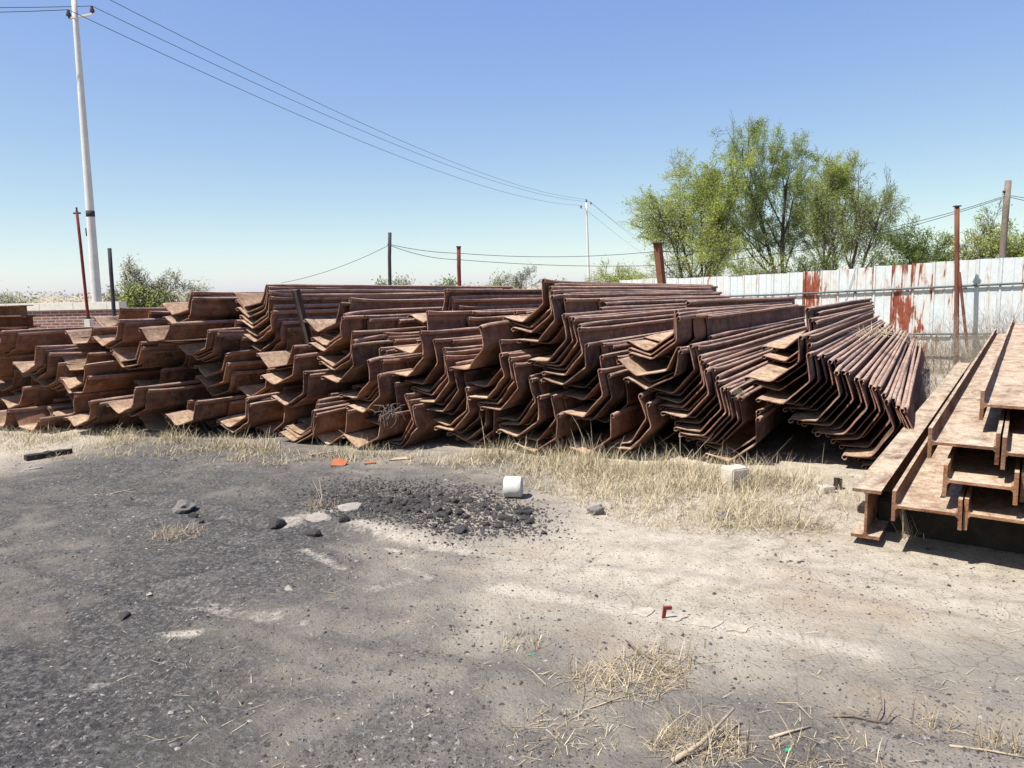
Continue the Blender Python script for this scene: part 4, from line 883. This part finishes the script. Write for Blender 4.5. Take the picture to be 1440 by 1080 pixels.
# ------------------------------------------------------------------ small things on the ground
def bevel(o, w, seg=2):
    bm = bmesh.new(); bm.from_mesh(o.data); bmesh.ops.bevel(bm, geom=bm.edges[:], offset=w, segments=seg, affect='EDGES'); bm.to_mesh(o.data); bm.free()
def rough_mesh(o, amp, fq, cuts=3):
    bm = bmesh.new(); bm.from_mesh(o.data); bmesh.ops.subdivide_edges(bm, edges=bm.edges[:], cuts=cuts, use_grid_fill=True)
    for v in bm.verts: v.co += Vector((noise.noise(v.co*fq), noise.noise(v.co*fq+Vector((7, 0, 0))), noise.noise(v.co*fq+Vector((0, 9, 0)))))*amp
    bm.to_mesh(o.data); bm.free()
# white concrete test cylinder lying on its side
p = G(722, 703); mb = MB(); r = .080; pts = []; L = .135
prof = [(0, 0), (r*.55, -.001), (r-.007, 0), (r, .006), (r, L*.35), (r+.001, L*.7), (r, L-.006), (r-.007, L), (r*.5, L-.001), (0, L)]
n = 36; vs = []; fs = []
for rad, x in prof:
    for j in range(n): vs.append((x-L/2, max(rad, .0005)*cos(2*pi*j/n), max(rad, .0005)*sin(2*pi*j/n)))
for i in range(len(prof)-1):
    for j in range(n): j2 = (j+1) % n; fs.append((i*n+j, (i+1)*n+j, (i+1)*n+j2, i*n+j2))
mb.add(vs, fs); o = mb.build('concrete_cylinder', plain('white_concrete', (.50, .48, .44), .08, 16, bump=.35), smooth=True); o.data.set_sharp_from_angle(angle=radians(50))
o.location = (p.x, p.y+.06, p.z+r-.004); o.rotation_euler = (0, 0, radians(-8)); tag(o, 'white concrete cylinder lying on its side on the cinder', 'cylinder')
def block(px, py, sx, sy, sz, rz, mat, label, name='concrete_block', cat='block', tilt=0, sink=.005):
    mb = MB(); mb.box((-sx/2, -sy/2, 0), (sx/2, sy/2, sz)); o = mb.build(name, mat); bevel(o, min(sx, sy, sz)*.07); rough_mesh(o, .006, 14)
    p = G(px, py); o.location = (p.x, p.y+sy/2, p.z-sink); o.rotation_euler = (tilt, 0, rz); return tag(o, label, cat)
block(1037, 690, .165, .15, .175, .42, BLOCKM, 'squarish pale concrete block standing before the fanned bundle')
block(1164, 696, .11, .09, .055, .3, BLOCKM, 'small broken concrete piece at the edge of the dark gap')
block(1180, 690, .05, .05, .09, .1, DARKWOOD, 'short dark stub beside the small broken concrete piece', 'wood_stub', 'stub')
# charred plank on the left grass
def plank(px0, py0, px1, py1, w, h, mat, name, label, cat):
    a_, b_ = G(px0, py0), G(px1, py1); L = (b_-a_).length; n = 8; mb = MB(); vs = []; fs = []
    for i in range(n+1):
        t_ = i/n; ww = w*(1-.75*abs(2*t_-.7)**3*.5)*(1+.3*noise.noise(Vector((i*.8, px0, 0)))); hh = h*(1+.4*noise.noise(Vector((i*.9, 3, px0))))
        vs += [(L*t_, -ww/2, -.004), (L*t_, ww/2, -.004), (L*t_, ww/2*.8, hh), (L*t_, -ww/2*.8, hh)]
    for i in range(n):
        for j in range(4): fs.append((i*4+j, i*4+(j+1) % 4, i*4+4+(j+1) % 4, i*4+4+j))
    fs += [(3, 2, 1, 0), tuple(n*4+j for j in range(4))]
    mb.add(vs, fs); o = mb.build(name, mat); o.location = a_; o.rotation_euler = (0, -atan2(b_.z-a_.z, L), atan2(b_.y-a_.y, b_.x-a_.x)); return tag(o, label, cat)
plank(36, 648, 102, 637, .12, .05, DARKWOOD, 'charred_plank', 'dark charred plank lying at the edge of the dry grass', 'plank')
plank(34, 662, 60, 659, .05, .012, PALEST, 'pale_chip', 'thin whitish board chip on the cinder near the charred plank', 'chip')
def shard(px, py, pts, th, mat, name, label, cat, rx=0, rz=0, lift=0):
    mb = MB(); n = len(pts); mb.add([(x, y, 0) for x, y in pts]+[(x, y, th) for x, y in pts], [tuple(range(n-1, -1, -1)), tuple(range(n, 2*n))]+[(i, (i+1) % n, n+(i+1) % n, n+i) for i in range(n)])
    o = mb.build(name, mat); p = G(px, py); o.location = p+Vector((0, 0, lift)); o.rotation_euler = (rx, 0, rz); return tag(o, label, cat)
shard(476, 655, [(-.07, 0), (.05, -.02), (.085, .03), (.02, .09), (-.04, .07)], .014, CLAY, 'clay_shard', 'orange clay shard propped at the foot of the stack', 'shard', .55, .3)
shard(520, 652, [(-.05, 0), (.05, 0), (.06, .03), (-.03, .04)], .012, CLAY, 'clay_shard', 'low reddish clay shard right of the orange propped one', 'shard', .1, .2)
shard(955, 652, [(-.1, 0), (.1, -.02), (.12, .03), (-.05, .06)], .01, RUST, 'rust_flake', 'flat rusty flake under the crossed stalks', 'flake', .15, .2)
shard(455, 640, [(-.13, -.02), (.12, .02), (.12, .04), (-.12, .02)], .01, PALEST, 'pale_chip', 'thin pale board chip sloping at the foot of the dark nested piles', 'chip', .05, .35, .01)
shard(565, 646, [(-.12, 0), (.08, 0), (.11, .06), (-.05, .07)], .01, RUST, 'rust_flake', 'flat rusty plate scrap below the root tangle', 'flake', .12, .25)
mb = MB(); mb.box((-.012, -.005, 0), (.004, .005, .05)); mb.box((-.012, -.006, .05), (.03, .006, .066)); o = mb.build('metal_clip', plain('red_rust', (.20, .045, .03), .3, 20)); p = G(934, 872); o.location = p; o.rotation_euler = (.1, .08, .2); tag(o, 'small bent red metal clip upright between mortar slabs', 'metal clip')
# thin mortar slabs along the path
MORT = plain('dry_mortar', (.40, .35, .28), .3, 22, bump=.9, bd=.008)
LINE = [(905, 863, .05, .05), (948, 871, .055, .05), (992, 878, .06, .045), (1040, 886, .05, .04)]
for k_, (px, py, sx, sy) in enumerate(LINE):
    pts = []
    for cx_, cy_ in ((-1, -1), (-.3, -1), (.4, -1), (1, -1), (1, 0), (1, 1), (.3, 1), (-.4, 1), (-1, 1), (-1, .1)):
        pts.append((cx_*sx*(1+rg.uniform(-.35, .2))+cy_*.012, cy_*sy*(1+rg.uniform(-.45, .25))))
    shard(px, py, pts, .012, MORT, 'mortar_slab', ('thin pale mortar slab left of the red metal clip', 'thin pale mortar slab just right of the red metal clip', 'thin pale mortar slab second right of the red metal clip', 'thin pale mortar slab third right of the red metal clip')[k_], 'slab', 0, -.25+rg.uniform(-.14, .14), -.0065)
def stick(pts, r, label, mat=TWIG, forks=()):
    mb = MB(); P = []
    for (x, y, z) in pts: q = G(x, y); q.z += z; P.append(q)
    base = P[0].copy(); mb.tube([q-base for q in P], [r*(1-.5*i/max(1, len(P)-1)) for i in range(len(P))], 6)
    for f in forks:
        Q = []
        for (x, y, z) in f: q = G(x, y); q.z += z; Q.append(q-base)
        mb.tube(Q, [r*.6, r*.45, r*.25][:len(Q)] if len(Q) == 3 else [r*.6, r*.25], 5)
    o = mb.build('dry_stick', mat, smooth=True); o.location = base; return tag(o, label, 'stick')
PALETW = plain('pale_twig', (.36, .29, .21), .25, 12)
stick([(1172, 1011, .006), (1200, 1008, .010), (1228, 1012, .008), (1256, 1016, .012)], .0055, 'forked brown twig with raised dark side shoots', TWIG, [[(1232, 1012, .01), (1240, 996, .035), (1236, 984, .07)], [(1244, 1014, .01), (1254, 1002, .03), (1262, 1000, .045)], [(1205, 1008, .01), (1215, 1000, .02), (1222, 999, .02)]])
stick([(1335, 1052, .004), (1390, 1056, .006), (1445, 1068, .005)], .005, 'long pale twig beside the upright dry tuft', PALETW)
stick([(1082, 1040, .004), (1110, 1032, .008), (1140, 1024, .006)], .006, 'bent pale twig near the green plastic scrap', PALETW)
stick([(945, 1078, .01), (985, 1058, .03), (1032, 1022, .07)], .010, 'thick broken stalk rising out of the spiky tuft', PALETW)
stick([(768, 966, .003), (750, 950, .004), (733, 930, .003)], .0025, 'thin pale straw stalk on the grey soil', PALETW)
stick([(880, 910, .02), (900, 930, .05), (918, 935, .03)], .004, 'arched brown stalk over the matted tuft', TWIG)
stick([(820, 1000, .003), (870, 985, .004), (905, 978, .003)], .0025, 'faint pale stalk beside the matted tuft', PALETW)
stick([(1093, 985, .004), (1120, 992, .02), (1142, 1015, .005)], .003, 'thin arched pale stalk on the dark soil', PALETW)
stick([(150, 697, .004), (180, 692, .008), (200, 686, .004)], .004, 'grey dead twig lying on the black cinder', PALETW, [[(175, 693, .006), (188, 697, .02)]])
shard(1109, 1060, [(-.012, 0), (.012, .003), (.014, .014), (-.008, .012)], .006, GREENP, 'plastic_scrap', 'bright green plastic scrap in the dark tuft', 'scrap', .3, .2)
shard(748, 917, [(-.012, 0), (.012, .003), (.010, .012), (-.008, .010)], .003, GREENP, 'plastic_scrap', 'faded green plastic scrap on the grey soil', 'scrap', .1, .2)

# ------------------------------------------------------------------ things on and in the stack
def on_across(px, py, u):           # where the ray meets the upright plane along the piles at u
    d = ray(px, py); t_ = (u-EYE.dot(ACR))/d.dot(ACR); return EYE+d*t_
def on_along(px, py, s):            # where the ray meets the plane of the pile ends at s
    d = ray(px, py); t_ = (s-EYE.dot(DIR))/d.dot(DIR); return EYE+d*t_
cu = [q for q in PILES if q[0] == 'C']; u_c = max(q[1] for q in cu)+.42
a_, b_ = on_across(416, 408, u_c), on_across(433, 476, u_c+.06); b_ = b_+(b_-a_)*.08
mb = MB(); dv = (b_-a_); L = dv.length; mb.box((-.05, -.012, 0), (.05, .012, L)); mb.box((-.05, -.05, 0), (-.038, .012, L))
o = mb.build('steel_angle_bar', plain('dark_bar', (.055, .040, .034), .3, 9)); zq = -dv.normalized(); xq = DIR - zq*DIR.dot(zq); xq.normalize(); yq = zq.cross(xq)
m_ = Matrix.Identity(4)
for r_ in range(3): m_[r_][0] = xq[r_]; m_[r_][1] = yq[r_]; m_[r_][2] = zq[r_]; m_[r_][3] = b_[r_]
o.matrix_world = m_; tag(o, 'dark steel bar leaning on the high level-topped bundle', 'steel bar')
# tangle of dry roots hanging between the low piles
c = on_along(547, 585, 5.62); mb = MB(); rt = random.Random(4)
for k_ in range(46):
    q = Vector((rt.gauss(0, .045), rt.gauss(0, .03), rt.uniform(.0, .12))); P = [q.copy()]; dd = Vector((rt.gauss(0, .5), rt.gauss(0, .4), -1)).normalized()
    if k_ < 14: dd = Vector((rt.choice((-1, 1)), rt.gauss(0, .4), .35)).normalized()
    for i in range(5): dd = (dd+Vector((rt.gauss(0, .35), rt.gauss(0, .3), rt.gauss(-.12, .2)))).normalized(); q = q+dd*rt.uniform(.018, .038); P.append(q.copy())
    mb.tube(P, [.0045, .0045, .004, .0035, .003, .0015], 4)
o = mb.build('root_tangle', plain('dead_root', (.13, .105, .09), .5, 20)); o.location = c; tag(o, 'tangle of dry roots hanging between the low pile ends', 'roots')
# frayed straw broom-like wisp and crusted dirt on the steep bundle
b = Blades(); c = on_along(1046, 556, 6.30)
for _ in range(120):
    b.blade(Vector((rg.gauss(0, .012), rg.gauss(0, .02), rg.gauss(0, .012))), radians(rg.gauss(165, 16)), rg.uniform(.07, .13), rg.gauss(1.05, .30), .0022, min(1, max(0, rg.gauss(.35, .15))), .1)
o = b.build('straw_wisp'); o.location = c; tag(o, 'frayed grey straw wisp sticking out of the steep bundle', 'straw wisp')
b = Blades(); c = on_across(1232, 472, -.55)
for _ in range(170):
    p_ = Vector((rg.gauss(0, .16), rg.gauss(0, .20), rg.uniform(0, .06))); b.blade(p_, rg.uniform(0, 2*pi), rg.uniform(.08, .26), rg.uniform(.6, 1.5), .0028, min(1, max(0, rg.gauss(.6, .2))), rg.uniform(-.3, .8))
for k_ in range(8): b.blade(Vector((rg.gauss(0, .05), 0, .05)), radians(rg.gauss(-60, 14)), rg.uniform(.5, .95), rg.uniform(1.5, 1.75), .004, .8, .15)
o = b.build('dry_vine'); o.location = c; tag(o, 'dry straw-coloured vine clump lying over the steep bundle', 'vine')
# thin dead weeds by the fence and between the beams
def weeds(px, py, Y, n, h, sprd, label, mat=SOFT, seed=1):
    rt = random.Random(seed); mb = MB(); g_ = at_depth(px, py, Y); 
    for k_ in range(n):
        q = Vector((rt.gauss(0, sprd), rt.gauss(0, sprd*.6), 0)); P = [q.copy()]; dd = Vector((rt.gauss(0, .3), rt.gauss(0, .3), 1)).normalized(); L = h*rt.uniform(.5, 1.1)
        for i in range(4): dd = (dd+Vector((rt.gauss(0, .22), rt.gauss(0, .22), .05))).normalized(); q = q+dd*L/4; P.append(q.copy())
        mb.tube(P, [.0035, .003, .0025, .002, .001], 3, caps=False)
        for j in range(5):
            i = rt.randint(1, 3); s_ = P[i]; e_ = s_+Vector((rt.gauss(0, .5), rt.gauss(0, .5), rt.uniform(.2, .8))).normalized()*L*rt.uniform(.12, .3)
            mb.tube([s_, (s_+e_)/2+Vector((0, 0, .01)), e_], [.002, .0016, .0008], 3, caps=False)
    o = mb.build('dead_weeds', mat); o.location = (g_.x, g_.y, slope(g_.x, g_.y)); return tag(o, label, 'weeds')
WEED = plain('dead_weed', (.31, .26, .20), .25, 10, bump=0)
weeds(1395, 500, 13.0, 170, 1.35, .48, 'tall thin dead weeds before the white fence beyond the beams', WEED, 3)
weeds(1322, 505, 13.6, 220, .85, .62, 'low dead weeds at the foot of the fence beside the tall rusty post', WEED, 5)
weeds(1335, 540, 9.6, 120, .5, .30, 'dry weeds growing between the upright beam and the flat-lying beams', WEED, 7)
weeds(1440, 470, 14.0, 120, 1.25, .6, 'dead weeds beyond the top of the beam pile', WEED, 9)
b = Blades(); c0 = pI + BACR*.21 + BDIR*2.2
for _ in range(900):
    p_ = BDIR*rg.uniform(-2.0, 4.5) + BACR*rg.gauss(0, .045); p_.z = 0
    b.blade(p_, rg.uniform(0, 2*pi), rg.uniform(.08, .3), abs(rg.gauss(.2, .3)), .0028, min(1, max(0, rg.gauss(.55, .2))), rg.uniform(0, .8))
o = b.build('dry_grass'); o.location = (c0.x, c0.y, 0); tag(o, 'dry grass growing in the slot between upright and flat-lying beams', 'grass', kind='stuff')
mb = MB(); mb.box((-.06, -.06, 0), (.06, .06, .5)); o = mb.build('white_marker', CONC_L); q = at_depth(125, 455, 13.8); o.location = (q.x, q.y, q.z-.42); bevel(o, .01); tag(o, 'short white stub at the foot of the red pipe post', 'stub')
mb = MB(); mb.box((-.06, -.06, 0), (.06, .06, q.z-.425)); 
o2_ = mb.build('concrete_footing', BLOCKM); o2_.location = (q.x, q.y, 0); tag(o2_, 'concrete footing carrying the short white stub', 'footing')
